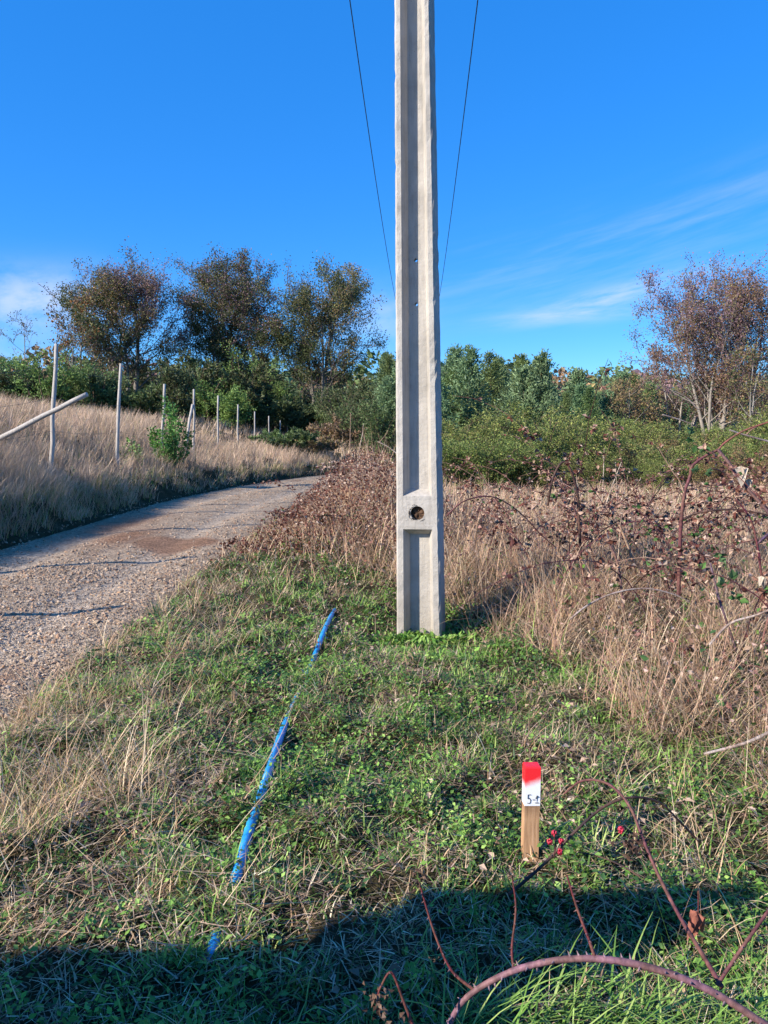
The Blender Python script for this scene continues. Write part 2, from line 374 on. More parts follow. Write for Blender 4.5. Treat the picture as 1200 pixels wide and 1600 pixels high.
# ================================================================== CONCRETE POLE
POLE = np.array([.30, 6.05, 0.0])
def concrete_pole(loc, label):
    root = thing('utility_pole', label, 'utility pole', loc)
    H = 10.2
    W = lambda z: .355 - .0185*z; D = lambda z: .275 - .011*z
    def sect(z, ch=.014):
        w, d = W(z)/2, D(z)/2
        return [(-w+ch,-d),(w-ch,-d),(w,-d+ch),(w,d-ch),(w-ch,d),(-w+ch,d),(-w,d-ch),(-w,-d+ch)]
    def tmp(bm): me = bpy.data.meshes.new('tmp'); bm.to_mesh(me); bm.free(); o = bpy.data.objects.new('tmp', me); COL.objects.link(o); return o
    bm = bmesh.new(); zs = [-.6] + list(np.arange(-.4, 5, .05))+list(np.arange(5, H, .25)) + [H]; rings = []
    for z in zs: rings.append([bm.verts.new((x, y, z)) for x, y in sect(z)])
    for a, b in zip(rings, rings[1:]):
        for k in range(8): bm.faces.new([a[k], a[(k+1) % 8], b[(k+1) % 8], b[k]])
    bm.faces.new(rings[0][::-1]); bm.faces.new(rings[-1])
    body = tmp(bm); cutters = []
    dep, dr = .095, .036
    def recess(z0, z1, sgn):
        bm = bmesh.new(); vs = []
        for z, e in ((z0, 0), (z0+.02, 1), (z1-.02, 1), (z1, 0)): pass
        for (z, zi) in ((z0, z0+.05), (z1, z1-.05)):
            yo, yi = (D(z)/2+.002), (D(z)/2-dep)
            wo = W(z)*.335; wi = wo-dr
            k = .002/dep
            vs.append([bm.verts.new((-wo-dr*k, sgn*yo, z)), bm.verts.new((wo+dr*k, sgn*yo, z)), bm.verts.new((wi, sgn*yi, zi)), bm.verts.new((-wi, sgn*yi, zi))])
        a, b = vs
        for k in range(4): bm.faces.new([a[k], a[(k+1) % 4], b[(k+1) % 4], b[k]])
        bm.faces.new(a[::-1]); bm.faces.new(b)
        bmesh.ops.recalc_face_normals(bm, faces=bm.faces[:])
        cutters.append(tmp(bm))
    def hole(z, r, x=0, y0=-.3, y1=.3, n=24):
        bm = bmesh.new()
        bmesh.ops.create_cone(bm, cap_ends=True, segments=n, radius1=r, radius2=r, depth=y1-y0, matrix=Matrix.Translation((x, (y0+y1)/2, z)) @ Matrix.Rotation(R(90), 4, 'X'))
        cutters.append(tmp(bm))
    for s in (-1, 1):
        recess(-.5, .775, s); recess(1.03, 5.3, s); recess(5.5, 9.6, s)
    hole(.9, .054, 0)
    for z in (2.50, 2.83, 6.2, 6.6, 7.0, 9.8): hole(z, .014, -.008, n=12)
    for c in cutters:
        md = body.modifiers.new('b', 'BOOLEAN'); md.operation = 'DIFFERENCE'; md.solver = 'EXACT'; md.object = c
    dg = bpy.context.evaluated_depsgraph_get()
    me = bpy.data.meshes.new_from_object(body.evaluated_get(dg))
    for o in cutters + [body]: bpy.data.objects.remove(o)
    # chipped, slightly wavy arrises
    bm = bmesh.new(); bm.from_mesh(me); rr = random.Random(2)
    for v in bm.verts:
        if abs(v.co.x) > W(v.co.z)/2 - .02 and abs(v.co.z) < 10: v.co.x -= math.copysign(abs(rr.gauss(0, .0015)) + (.006 if rr.random() < .035 else 0), v.co.x); v.co.y += rr.gauss(0, .0016)
    bm.to_mesh(me); bm.free()
    me.name = 'shaft'; me.materials.clear(); me.materials.append(M['concrete'])
    sh = bpy.data.objects.new('shaft', me); COL.objects.link(sh); sh.parent = root
    # earth and roots packed in the hole
    b = Bag(); n = 20; a = np.linspace(0, 2*np.pi, n, endpoint=False); V = [(0, -D(.9)/2+.030, .9)]
    for rr_ in (.03, .0535):
        for t in a: V.append((rr_*math.cos(t), -D(.9)/2+.028+rng.normal(0, .006), .9+rr_*math.sin(t)))
    T = [(0, 1+k, 1+(k+1) % n) for k in range(n)]
    Q = [(1+k, 1+n+k, 1+n+(k+1) % n, 1+(k+1) % n) for k in range(n)]
    V = np.array(V); C = np.repeat(lin('5a4434')[None], len(V), 0)*(.6+.8*rng.random((len(V),1)))
    b.add(V + np.array(root.location), q=Q, t=T, c=C)
    for k in range(26):
        t = 3.14 + rng.normal(0, .9); r0 = .045; r1 = .053+.02*rng.random()
        p = [(r0*math.cos(t), -D(.9)/2+.02, .9+r0*math.sin(t)), (r1*math.cos(t+.2), -D(.9)/2-.004, .9+r1*math.sin(t+.2)), ((r1+.006)*math.cos(t+.5), -D(.9)/2-.003, .9+r1*math.sin(t+.5))]
        tube(b, np.array(p)+np.array(root.location), .0013, lin('33281f'), 4)
    build(b, 'hole_plug', M['stone'], root)
    # crossarm above the frame
    b = Bag(); hexa(b, (-1.3, -D(9.9)/2-.09, 9.84), (1.3, -D(9.9)/2-.002, 9.93), (.25,.2,.15)); ar = build_local(b, 'crossarm', M['bark'], root)
    for x in (-1.15, 1.15):
        b = Bag(); y = -D(9.9)/2-.045
        tube(b, [(x,y,9.93),(x,y,9.96),(x,y,9.97),(x,y,10.0),(x,y,10.01),(x,y,10.05)], [.02,.02,.05,.05,.03,.03], (.35,.16,.1), 10)
        build_local(b, 'insulator', M['stone'], root)
    return root
def build_local(bag, name, m, parent, smooth=False):
    me = bag.mesh(name, (0,0,0), smooth); me.materials.append(m)
    o = bpy.data.objects.new(name, me); COL.objects.link(o); o.parent = parent; return o
pole = concrete_pole(POLE, 'tall pale concrete utility pole with recessed face and round hole beside the road')
pole.rotation_euler = (0, R(-.9), R(-12))
dy = np.array([.043, 1.0])/math.hypot(.043, 1)
far_xy = POLE[:2] + dy*66
pole2 = copy_tree(pole); pole2.location = (far_xy[0], far_xy[1], float(zg(*far_xy))-.1)
tag(pole2, 'far concrete utility pole hidden in line behind the near pole')
wm = plain('cable_black', (.012,.012,.014), .5)
for side, label in ((-1, 'thin black power cable left of the concrete pole'), (1, 'thin black power cable right of the concrete pole')):
    A = np.array([POLE[0]-.16 + side*1.15, POLE[1]-.1, 10.05]); E = np.array([far_xy[0] + side*1.15, far_xy[1], float(zg(*far_xy))+9.95])
    t = np.linspace(0, 1, 60)[:,None]; P = A + (E-A)*t; P[:,2] -= (4*2.0*t*(1-t))[:,0]
    Bk = np.array([A[0]-.043*40, A[1]-40, 10.0]); tb = np.linspace(0, 1, 24)[:,None]; Q = Bk + (A-Bk)*tb; Q[:,2] -= (4*.8*tb*(1-tb))[:,0]
    b = Bag(); tube(b, np.concatenate([Q[:-1], P]), .0105, (.02,.02,.02), 6)
    tag(build(b, 'power_cable', wm), label, 'power cable')

# ================================================================== SURVEY STAKE
def stake():
    g = ground(827, 1346); g[2] -= .0
    root = thing('survey_stake', 'wooden survey stake with red and white painted top numbered 5-1', 'stake', g)
    w, d, h = .0265, .022, .352
    m, nt, bs, out = mat('stake_wood'); v = objco(nt, (30, 30, 2.2)); n = noise(nt, 4, 5, .6, v)
    c = ramp(nt, n, [(.3, lin('8f6a4a')), (.5, lin('b58c66')), (.75, lin('cfa682'))])
    sx = nt.nodes.new('ShaderNodeSeparateXYZ'); nt.links.new(objco(nt), sx.inputs[0])
    kz = nt.nodes.new('ShaderNodeMapRange'); kz.inputs['From Min'].default_value = .165; kz.inputs['From Max'].default_value = .21; nt.links.new(sx.outputs[2], kz.inputs[0])
    kn = nt.nodes.new('ShaderNodeMath'); kn.operation = 'MULTIPLY'; nt.links.new(kz.outputs[0], kn.inputs[0]); nt.links.new(noise(nt, 60, 3, .5, objco(nt, (1,1,3))), kn.inputs[1])
    c = mixc(nt, kn.outputs[0], c, lin('6d5138'))
    nt.links.new(c, bs.inputs['Base Color']); bs.inputs['Roughness'].default_value = .8; bump(nt, bs, n, .3, .003)
    b = Bag(); hexa(b, (-w, -d, -.12), (w, d, .212), (1,1,1)); build_local(b, 'shaft', m, root)
    m, nt, bs, out = mat('stake_paint'); vv = objco(nt); sx = nt.nodes.new('ShaderNodeSeparateXYZ'); nt.links.new(vv, sx.inputs[0])
    # sprayed edge sloping up to the right
    a1 = nt.nodes.new('ShaderNodeMath'); a1.operation = 'MULTIPLY_ADD'; a1.inputs[1].default_value = -.38; nt.links.new(sx.outputs[0], a1.inputs[0]); nt.links.new(sx.outputs[2], a1.inputs[2])
    a2 = nt.nodes.new('ShaderNodeMath'); a2.operation = 'MULTIPLY_ADD'; a2.inputs[1].default_value = .012; nt.links.new(noise(nt, 70, 3, .6, vv), a2.inputs[0]); nt.links.new(a1.outputs[0], a2.inputs[2])
    mr = nt.nodes.new('ShaderNodeMapRange'); mr.interpolation_type = 'SMOOTHSTEP'; mr.inputs['From Min'].default_value = .284; mr.inputs['From Max'].default_value = .318; nt.links.new(a2.outputs[0], mr.inputs[0])
    c = mixc(nt, mr.outputs[0], (.84,.84,.85), (.86,.022,.030))
    nt.links.new(c, bs.inputs['Base Color']); bs.inputs['Roughness'].default_value = .45; bump(nt, bs, noise(nt, 220, 3, .6, vv), .15, .002)
    b = Bag(); e = .0006
    hexa(b, (-w-e, -d-e, .2125), (w+e, d+e, h-.006), (1,1,1)); hexa(b, (-w-e, -d-e, h-.0059), (w+e, d+e, h), (1,1,1), (-w+.0015, -d+.0015, w-.0015, d-.0015))
    pt = build_local(b, 'painted_top', m, root)
    ink = plain('marker_ink', (.03,.03,.035), .5)
    b = Bag(); y = -d-e-.0009
    def stroke(pts, r=.0014): tube(b, [(x, y, z) for x, z in [(x*.87, z) for x, z in pts]], r, (.03,.03,.03), 4)
    z0 = .2195; s = 1.0
    stroke([(-.007, z0+.033), (-.018, z0+.033)]); stroke([(-.018, z0+.033), (-.0185, z0+.019)])
    stroke([(-.0185, z0+.019), (-.012, z0+.0205), (-.0075, z0+.015), (-.0085, z0+.006), (-.014, z0+.002), (-.020, z0+.004)])
    stroke([(.001, z0+.015), (.010, z0+.015)])
    stroke([(.012, z0+.020), (.018, z0+.027), (.018, z0+.004)], .0017); stroke([(.011, z0+.004), (.025, z0+.004)], .0015)
    stroke([(.016, z0+.026), (.021, z0+.0275)], .0034)
    build_local(b, 'number', ink, pt)
    root.rotation_euler = (R(-1.5), R(.7), R(2))
stake()

# ================================================================== BLUE WATER HOSE
def hose():
    px = [(300,1640),(331,1488),(350,1425),(371,1364),(392,1290),(415,1222),(437,1155),(455,1110),(472,1075),(490,1030),(505,990),(518,962),(533,937)]
    P = [];
    lift = [-.10,-.008,-.08,.008,.026,.032,.022,-.02,-.028,.004,.04,.03,-.05]
    for (x, y), l in zip(px, lift):
        P.append(ground(x, y, .012 + l))
    P = spline(P, 260); s = np.arange(len(P))
    rad = (.019)*(1 + .07*np.sin(s*1.9) * (s < 170) + rng.normal(0, .02, len(P)))
    m, nt, bs, out = mat('blue_plastic'); v = objco(nt)
    c = ramp(nt, noise(nt, 16, 4, .6, v), [(.3, (.014,.25,.60)), (.7, (.04,.42,.82))])
    dn = ramp(nt, noise(nt, 40, 4, .6, v), [(.55, (0,0,0)), (.72, (.6,.6,.6))]); c = mixc(nt, dn, c, (.16,.2,.22))
    nt.links.new(c, bs.inputs['Base Color']); bs.inputs['Roughness'].default_value = .32; bump(nt, bs, noise(nt, 60, 3, .6, v), .35, .006)
    b = Bag(); tube(b, P, rad, (0,.1,.4), 12)
    tag(build(b, 'water_hose', m, smooth=True), 'wrinkled blue plastic water hose lying in the grass', 'hose')
hose()

# ================================================================== FENCE
def fence():
    root = thing('wire_fence', 'wire fence of weathered wooden posts on the grassy bank along the road', 'fence', (-6.7, 15.5, float(zg(-6.7, 15.5))))
    spec = [(None, 4.7, 1.75), (None, 7.6, 1.8), (None, 10.9, 1.9)]
    tops = []
    def post(base, top, r):
        b = Bag(); n = 7; t = np.linspace(0, 1, n)[:,None]; P = np.array(base) + (np.array(top)-np.array(base))*t
        P[1:-1,:2] += rng.normal(0, r*.22, (n-2, 2))
        tube(b, P, r*np.linspace(1.08, .88, n)*(1+rng.normal(0, .05, n)), (.4,.36,.32), 9)
        build(b, 'post', M['post'], root, True); tops.append((np.array(base), np.array(top)))
    for _, y, h in spec:
        x = -6.7 + rng.normal(0, .05); z = float(zg(x, y)); post((x, y, z-.3), (x+rng.normal(0,.08), y+rng.normal(0,.08), z+h), .055)
    px = [(75,700,88,537,15.5,.056),(179,700,189,568,19.3,.055),(249,690,257,600,23.3,.055),(302,694,303,608,27,.05),(340,700,341,618,31,.05),(371,700,372,632,35.2,.05),(398,700,398,643,39.9,.05),(420,699,420,650,44.7,.05),
          (437,698,438,657,49.5,.05),(449,697,449,658,53.5,.05),(463,697,463,660,58.8,.05),(477,697,477,663,65,.055),(513,702,513,680,78,.06),(519,702,519,683,83,.06)]
    for x0, y0, x1, y1, Y, r in px:
        p0 = at(x0, y0, Y); p1 = at(x1, y1, Y); z = float(zg(p0[0], p0[1]))
        post((p0[0], p0[1], min(z, p0[2])-.3), p1, r*.78)
    for f in (.35, .6, .85):
        P = []
        for (a, t), (a2, t2) in zip(tops, tops[1:]):
            A = a+.3*np.array([0,0,1]); q0 = A+(t-A)*f; A2 = a2+.3*np.array([0,0,1]); q1 = A2+(t2-A2)*f
            for u in np.linspace(0, 1, 7)[:-1]:
                p = q0+(q1-q0)*u; p[2] -= .06*4*u*(1-u); P.append(p)
        P.append(q1); b = Bag(); tube(b, P, .003, (.2,.19,.18), 4); build(b, 'wire', wm2, root)
wm2 = plain('rusty_wire', (.16,.13,.11), .7, .3)
fence()
def pole_log(name, label, cat, a, c, r0, r1, n=10, bend=0):
    b = Bag(); t = np.linspace(0, 1, n)[:,None]; P = np.array(a)+(np.array(c)-np.array(a))*t
    P[:,2] += bend*np.sin(np.pi*t[:,0]); P[1:-1] += rng.normal(0, r0*.12, (n-2, 3))
    tube(b, P, np.linspace(r0, r1, n)*(1+rng.normal(0, .03, n)), (.4,.36,.32), 10)
    return tag(build(b, name, M['post'], smooth=True), label, cat)
a = at(-62, 716, 14.1); a[2] = min(a[2], float(zg(a[0], a[1]))+.02)
pole_log('leaning_log', 'long bleached wooden pole leaning across the fence above the dry grass', 'wooden pole', a, at(136, 616, 13.7), .052, .042)
g = at(287, 700, 26.5); pole_log('leaning_stick', 'short crooked stick leaning against the fence post past the leafy bush', 'stick', (g[0], g[1], float(zg(g[0], g[1]))-.1), at(301, 632, 26.95), .05, .045, 8, .05)
# ================================================================== TREES
def rot_about(d, ang, az):
    d = np.asarray(d, float); ref = np.array([0,0,1.]) if abs(d[2]) < .95 else np.array([1.,0,0])
    s = np.cross(d, ref); s /= np.linalg.norm(s); u = np.cross(s, d)
    return d*math.cos(ang) + (s*math.cos(az)+u*math.sin(az))*math.sin(ang)
def gen_tree(seed, H, stems=3, spread=3.2, base_r=.16, first=.22, n1=11, n2=6, n3=5, lean=.22, leaf_n=16, leaf_s=.15, jit=.22, twig_c=lin('5d4a4c'), bark_c=lin('8d867d'), leafc=None, up=.10, crownf=None, twig=True):
    rg = np.random.default_rng(seed); wood = Bag(); LP = []; LD = []
    def line(p, d, L, n, wob, upk):
        pts = [np.array(p, float)]; d = np.array(d, float)
        for i in range(n):
            d = d + rg.normal(0, wob, 3) + np.array([0,0,upk]); d /= np.linalg.norm(d); pts.append(pts[-1]+d*L/n)
        return np.array(pts)
    def interp(P, t):
        f = t*(len(P)-1); i = min(int(f), len(P)-2); return P[i]+(P[i+1]-P[i])*(f-i), unit(P[i+1]-P[i])
    for s in range(stems):
        az = 2*np.pi*(s+rg.random()*.6)/max(stems,1); ln = lean*(0 if stems == 1 else .5+.8*rg.random())
        hs = H*(1 if s == 0 else .72+.26*rg.random())
        d0 = np.array([math.cos(az)*ln, math.sin(az)*ln, 1.]); d0 /= np.linalg.norm(d0)
        T = line([math.cos(az)*base_r*.8*(stems > 1), math.sin(az)*base_r*.8*(stems > 1), -.3], d0, hs, 12, .045, .05)
        rs = base_r*(1 if s == 0 else .75)
        tube(wood, T, rs*np.linspace(1.15, .12, 13)**.9, bark_c, 7)
        m1 = int(n1*(1 if s == 0 else .75))
        for k in range(m1):
            t = first + (1-first)*(k+.8*rg.random())/m1; t = min(t, .99)
            p, d = interp(T, t); az1 = k*2.4+rg.random()*1.2
            prof = (crownf(t) if crownf else (.45+1.0*math.sin(np.pi*min(1, (t-first)/(1-first)*.85+.12))))
            L1 = spread*prof*(.7+.5*rg.random())
            clump = rg.choice([.3, .75, 1.15, 1.4]); B = line(p, rot_about(d, R(38+28*rg.random()), az1), L1, 6, .11, up)
            tube(wood, B, max(.014, rs*.38*(1-t*.6))*np.linspace(1, .25, 7), bark_c, 5, False)
            for j in range(n2):
                t2 = .25+.75*(j+rg.random())/n2; t2 = min(t2, .99); p2, d2 = interp(B, t2)
                bm = clump*(1.35 if rg.random() < .65 else .5); L2 = L1*(.22+.28*rg.random())*(1.15-.5*t2)+.25
                C = line(p2, rot_about(d2, R(28+35*rg.random()), rg.random()*6.28), L2, 4, .16, up*.8)
                tube(wood, C, .022*np.linspace(1, .4, 5)*(H/14)**.5, twig_c, 4, False)
                for i in range(n3):
                    t3 = .2+.8*(i+rg.random())/n3; t3 = min(t3, .99); p3, d3 = interp(C, t3)
                    L3 = (.28+.4*rg.random())*(H/14)**.5
                    E = line(p3, rot_about(d3, R(25+40*rg.random()), rg.random()*6.28), L3, 2, .2, up*.5)
                    if twig: tube(wood, E, [.011, .009, .005], twig_c, 3, False)
                    nl = rg.poisson(leaf_n*bm*(.5+rg.random()))
                    if nl:
                        tt = rg.random(nl)[:,None]*1.15; q = E[0]+(E[2]-E[0])*tt + rg.normal(0, jit, (nl,3))*(H/14)**.5
                        LP.append(q); LD.append(unit(E[2]-E[0])+rg.normal(0, .8, (nl,3)))
    lf = None
    if LP:
        P = np.concatenate(LP); D = np.concatenate(LD); lf = Bag()
        c = leafc(P, rg) ; s = leaf_s*(.6+.8*rg.random(len(P)))
        leaves(lf, P, D, s, .55, c)
    return wood, lf
def palmix(pals, freq, seed, jit=.16):
    pals = [np.asarray(p) for p in pals]
    def f(P, rg):
        n = fbm(P[:,0]*freq+seed*3.7+P[:,2]*freq*.8, P[:,1]*freq+P[:,2]*freq*.9+seed, 2)
        n = n + rg.normal(0, .10, len(P)); i = np.clip(((n-.28)/.44*len(pals)).astype(int), 0, len(pals)-1)
        out = np.zeros((len(P),3))
        for k, p in enumerate(pals):
            mk = i == k; out[mk] = p[rg.integers(0, len(p), mk.sum())]
        return np.clip(out*(1+rg.normal(0, jit, (len(P),1))), .004, .9)
    return f
def place_tree(tr, name, label, cat, px, Y, group=None, rz=0, s=1, x=None, ml=None, sink=.0):
    wood, lf = tr
    X = x if x is not None else at(px, 680, Y)[0]
    root = thing(name, label, cat, (X, Y, float(zg(X, Y))-sink), group)
    build_local(wood, 'trunk', M['bark'], root, True)
    if lf: build_local(lf, 'crown', ml or M['tree_leaf'], root)
    root.rotation_euler = (0, 0, rz); root.scale = (s,s,s); return root
DKG = [lin('525f3a'), lin('5e6b44'), lin('475434'), lin('6a704a')]
OLV = [lin('84804e'), lin('928c58'), lin('78784c'), lin('988c5a')]
BRN = [lin('867050'), lin('947a56'), lin('78684c'), lin('9c8262')]
PUR = [lin('8f767a'), lin('9c7e7c'), lin('806a70'), lin('8c6e62')]
big = [
 (201, 400, 58, 5, 'tall thin-leaved brown and green tree standing behind the second fence post', [PUR, OLV, BRN, DKG, DKG], 4),
 (348, 392, 62, 9, 'tallest autumn tree with bare purple top behind the leafy roadside bush', [DKG, OLV, DKG, PUR, DKG], 5),
 (500, 422, 60, 14, 'broad dark autumn tree spreading over the road bend left of the pole', [DKG, OLV, DKG, BRN, OLV], 4)]
for px, ty, Y, seed, lab, pals, st in big:
    H = (at(px, ty, Y)[2] - float(zg(at(px,680,Y)[0], Y)))*.875
    tr = gen_tree(seed, H*.99, stems=st, spread=3.75, base_r=.2, first=.24, n1=15, n2=7, n3=5, leaf_n=30, leaf_s=.135, jit=.26, leafc=palmix(pals, .28, seed, .2), lean=.19, bark_c=lin('7a726a'))
    place_tree(tr, 'autumn_tree', lab, 'tree', px, Y)
tr = gen_tree(21, 8.6, stems=2, spread=2.0, base_r=.1, first=.25, n1=9, n2=5, n3=4, leaf_n=11, leaf_s=.18, leafc=palmix([BRN, OLV, [lin('8a6434'), lin('7c5a30')], DKG], .5, 21))
place_tree(tr, 'young_tree', 'small yellow-brown tree between the first two fence posts', 'tree', 125, 54)
tr = gen_tree(22, 7.5, stems=1, spread=1.6, base_r=.08, first=.3, n1=8, n2=4, n3=4, leaf_n=3, leaf_s=.14, leafc=palmix([DKG, PUR], .5, 22))
place_tree(tr, 'young_tree', 'wispy nearly bare sapling against the sky at the left edge', 'tree', 42, 60)
# right hand bare tree
tr = gen_tree(33, 10.1, stems=8, spread=3.9, base_r=.16, first=.2, n1=12, n2=7, n3=5, leaf_n=24, leaf_s=.11, jit=.24, lean=.34, up=.12, twig_c=lin('7a6462'), bark_c=lin('978e84'), leafc=palmix([PUR, OLV, PUR, BRN], .35, 33))
place_tree(tr, 'autumn_tree', 'large nearly bare many-stemmed tree with pale grey bark at the right edge', 'tree', 1120, 47)
tr = gen_tree(34, 7.8, stems=3, spread=2.6, base_r=.13, first=.25, n1=9, n2=6, n3=5, leaf_n=5, leaf_s=.15, lean=.25, twig_c=lin('7d6260'), bark_c=lin('b0a79c'), leafc=palmix([PUR, BRN, PUR], .4, 34))
place_tree(tr, 'autumn_tree', 'smaller purple-twigged bare tree left of the large pale-barked tree', 'tree', 1060, 50)
tr = gen_tree(35, 6.0, stems=2, spread=1.8, base_r=.09, first=.2, n1=9, n2=5, n3=4, leaf_n=9, leaf_s=.13, leafc=palmix([OLV, BRN, DKG], .5, 35))
place_tree(tr, 'young_tree', 'low brownish tree at the foot of the large pale-barked tree', 'tree', 1165, 42)

# young plantation trees (bluish green) --------------------------------------
def conifer(seed, H, Rb, cols, n=2600, ls=.24, gap=.25):
    rg = np.random.default_rng(seed); wood = Bag(); lf = Bag()
    T = np.array([[0,0,-.3],[rg.normal(0,.04),rg.normal(0,.04),H*.35],[rg.normal(0,.08),rg.normal(0,.08),H*.7],[rg.normal(0,.1),rg.normal(0,.1),H]])
    T = spline(T, 10); tube(wood, T, np.linspace(.07, .012, 10), lin('6b5a4a'), 6)
    nb = int(26+H*5); P = []; D = []; CC = []
    for k in range(nb):
        t = .06+.93*(k+rg.random())/nb; z = t*H; az = k*2.399+rg.normal(0,.4)
        Rr = Rb*((1-t)**.75+.06)*(.65+.6*rg.random()); p0 = np.array([np.interp(z,T[:,2],T[:,0]), np.interp(z,T[:,2],T[:,1]), z])
        d = np.array([math.cos(az), math.sin(az), .35+.5*t]); d /= np.linalg.norm(d)
        tip = p0+d*Rr; tip[2] -= .1*Rr
        tube(wood, [p0, (p0+tip)/2+np.array([0,0,.05*Rr]), tip], [.016,.011,.005], lin('6b5a4a'), 3, False)
        m = int(n/nb*(.5+Rr/Rb*1.2)); u = rg.random(m)**.6
        q = p0+(tip-p0)*u[:,None]+rg.normal(0, .10+.06*Rr, (m,3)); P.append(q); dd = d+rg.normal(0,.7,(m,3)); dd[:,2] += .2; D.append(dd)
    P = np.concatenate(P); D = np.concatenate(D)
    c = pick(cols, len(P), .18); leaves(lf, P, D, ls*(.6+.8*rg.random(len(P))), .34, c)
    return wood, lf
BLG = [lin('6c8860'), lin('7c986c'), lin('5e7a56'), lin('88a278'), lin('708a5e')]
MDG = [lin('5f7545'), lin('6f8650'), lin('52683c'), lin('7b8e56')]
protos = []
for k in range(5):
    protos.append(conifer(50+k, 5.2+.5*k, 1.75+.12*k, BLG if k < 3 else MDG, 5200, .20))
protos.append(gen_tree(71, 5.5, stems=2, spread=1.7, base_r=.08, first=.12, n1=11, n2=5, n3=4, leaf_n=9, leaf_s=.15, leafc=palmix([BRN, OLV, BRN, OLV, [lin('8d7250'), lin('967c58')]], .4, 71)))
kind_lab = ['bluish green young plantation tree in the belt behind the green shrubs']*3 + ['mid green young plantation tree in the belt behind the green shrubs']*2 + ['brownish autumn sapling mixed into the plantation belt behind the shrubs']
roots = [None]*6; rp = random.Random(8)
def plant(k, x, y, s, group='young trees of the plantation'):
    z = float(zg(x, y))
    if roots[k] is None:
        r = place_tree(protos[k], 'plantation_tree', kind_lab[k], 'tree', 0, y, group, 0, s, x=x, ml=M['plantation']); roots[k] = r
    else:
        r = copy_tree(roots[k])
    r.location = (x, y, z-.05); r.rotation_euler = (0, 0, rp.random()*6.28); r.scale = (s*(.9+.25*rp.random()), s*(.9+.25*rp.random()), s)
    return r
spots = []
for row, (Y, n) in enumerate([(37, 16), (42, 18), (48, 20), (55, 22), (63, 22), (72, 20), (82, 20)]):
    for i in range(n):
        px = 600 + (i+rp.random()*.8)/n*(640 if row else 470)
        x = at(px, 680, Y)[0]; spots.append((px, x, Y+rp.uniform(-2.5, 2.5)))
for px, x, y in spots:
    if abs(x-road_c(y)) < 2.6 or (px > 1030 and y < 52): continue
    r = rp.random()
    k = 5 if (px > 960 and r < .4) or r < .07 else (rp.choice([0,1,2]) if r < .72 else rp.choice([3,4]))
    hgt = 5.7*(y/55)**.55*rp.uniform(.72, 1.2)*(1.0 if px < 850 else .85)
    plant(k, x, y, hgt/(5.2+.5*min(k, 4)) if k < 5 else hgt/5.5*.95)
# dark understorey on the left, under and behind the tall trees
def shrub(seed, H, Rb, cols, n, ls, asp=.45, stems=9, pw=.5):
    rg = np.random.default_rng(seed); wood = Bag(); lf = Bag(); P = []; D = []
    for s in range(stems):
        az = s*2.399+rg.normal(0,.4); rr = Rb*math.sqrt((s+.5)/stems)*.95; h = H*(.62+.42*rg.random())*(1-.35*(rr/Rb)**2)
        tip = np.array([math.cos(az)*rr, math.sin(az)*rr, h]); mid = tip*.5+np.array([0,0,.1*H])+rg.normal(0,.05*H,3); L = spline([np.array([math.cos(az)*rr*.25, math.sin(az)*rr*.25,-.1]), mid, tip], 7)
        tube(wood, L, np.linspace(.02, .005, 7)*H/1.6, lin('6a5848'), 4, False)
        for j in range(9):
            t = .15+.85*rg.random(); p = np.array([np.interp(t, np.linspace(0,1,7), L[:,i]) for i in range(3)])
            d = np.array([math.cos(az)+rg.normal(0,.8), math.sin(az)+rg.normal(0,.8), .7+rg.normal(0,.4)]); d /= np.linalg.norm(d); l = H*(.12+.20*rg.random())
            tube(wood, [p, p+d*l], [.006*H/1.6, .003], lin('6a5848'), 3, False)
            m = n//(stems*9); u = rg.random(m)[:,None]
            q = p+d*l*u*1.1+rg.normal(0, .035*H, (m,3)); P.append(q); D.append(d+rg.normal(0,.8,(m,3)))
    P = np.concatenate(P); D = np.concatenate(D); k = P[:,2] > .0; P, D = P[k], D[k]
    leaves(lf, P, D, ls*(.6+.8*rg.random(len(P))), asp, pick(cols, len(P), .2)); return wood, lf
dark = [shrub(90, 3.6, 2.2, DKG, 3600, .26), shrub(91, 4.6, 2.3, DKG+[lin('4d4a30')], 3600, .28), shrub(92, 3.0, 2.0, MDG+DKG, 3200, .24)]
rdk = [None]*3
dlab = ['dark green dense shrub in the understorey beneath the tall autumn trees', 'taller dark olive shrub in the understorey beneath the tall autumn trees', 'mid green shrub in the understorey beneath the tall autumn trees']
for i in range(46):
    px = -40 + 670*(i+rp.random())/46; Y = rp.uniform(50, 76) if i % 3 else rp.uniform(45, 50)
    if 300 < px < 640 and Y < 52: Y += 8
    x = at(px, 680, Y)[0]
    if abs(x-road_c(Y)) < 4: Y += 10; x = at(px, 680, Y)[0]
    k = rp.choice([0,1,2,1]); s = rp.uniform(.6, 1.0)*(.8 if px < 130 else 1.0)
    if rdk[k] is None:
        rdk[k] = r = place_tree(dark[k], 'understorey_shrub', dlab[k], 'shrub', 0, Y, 'dark shrubs under the tall trees', x=x, ml=M['shrub_leaf'])
    else: r = copy_tree(rdk[k])
    r.location = (x, Y, float(zg(x, Y))-.1); r.rotation_euler = (0,0,rp.random()*6.28); r.scale = (s,s,s)
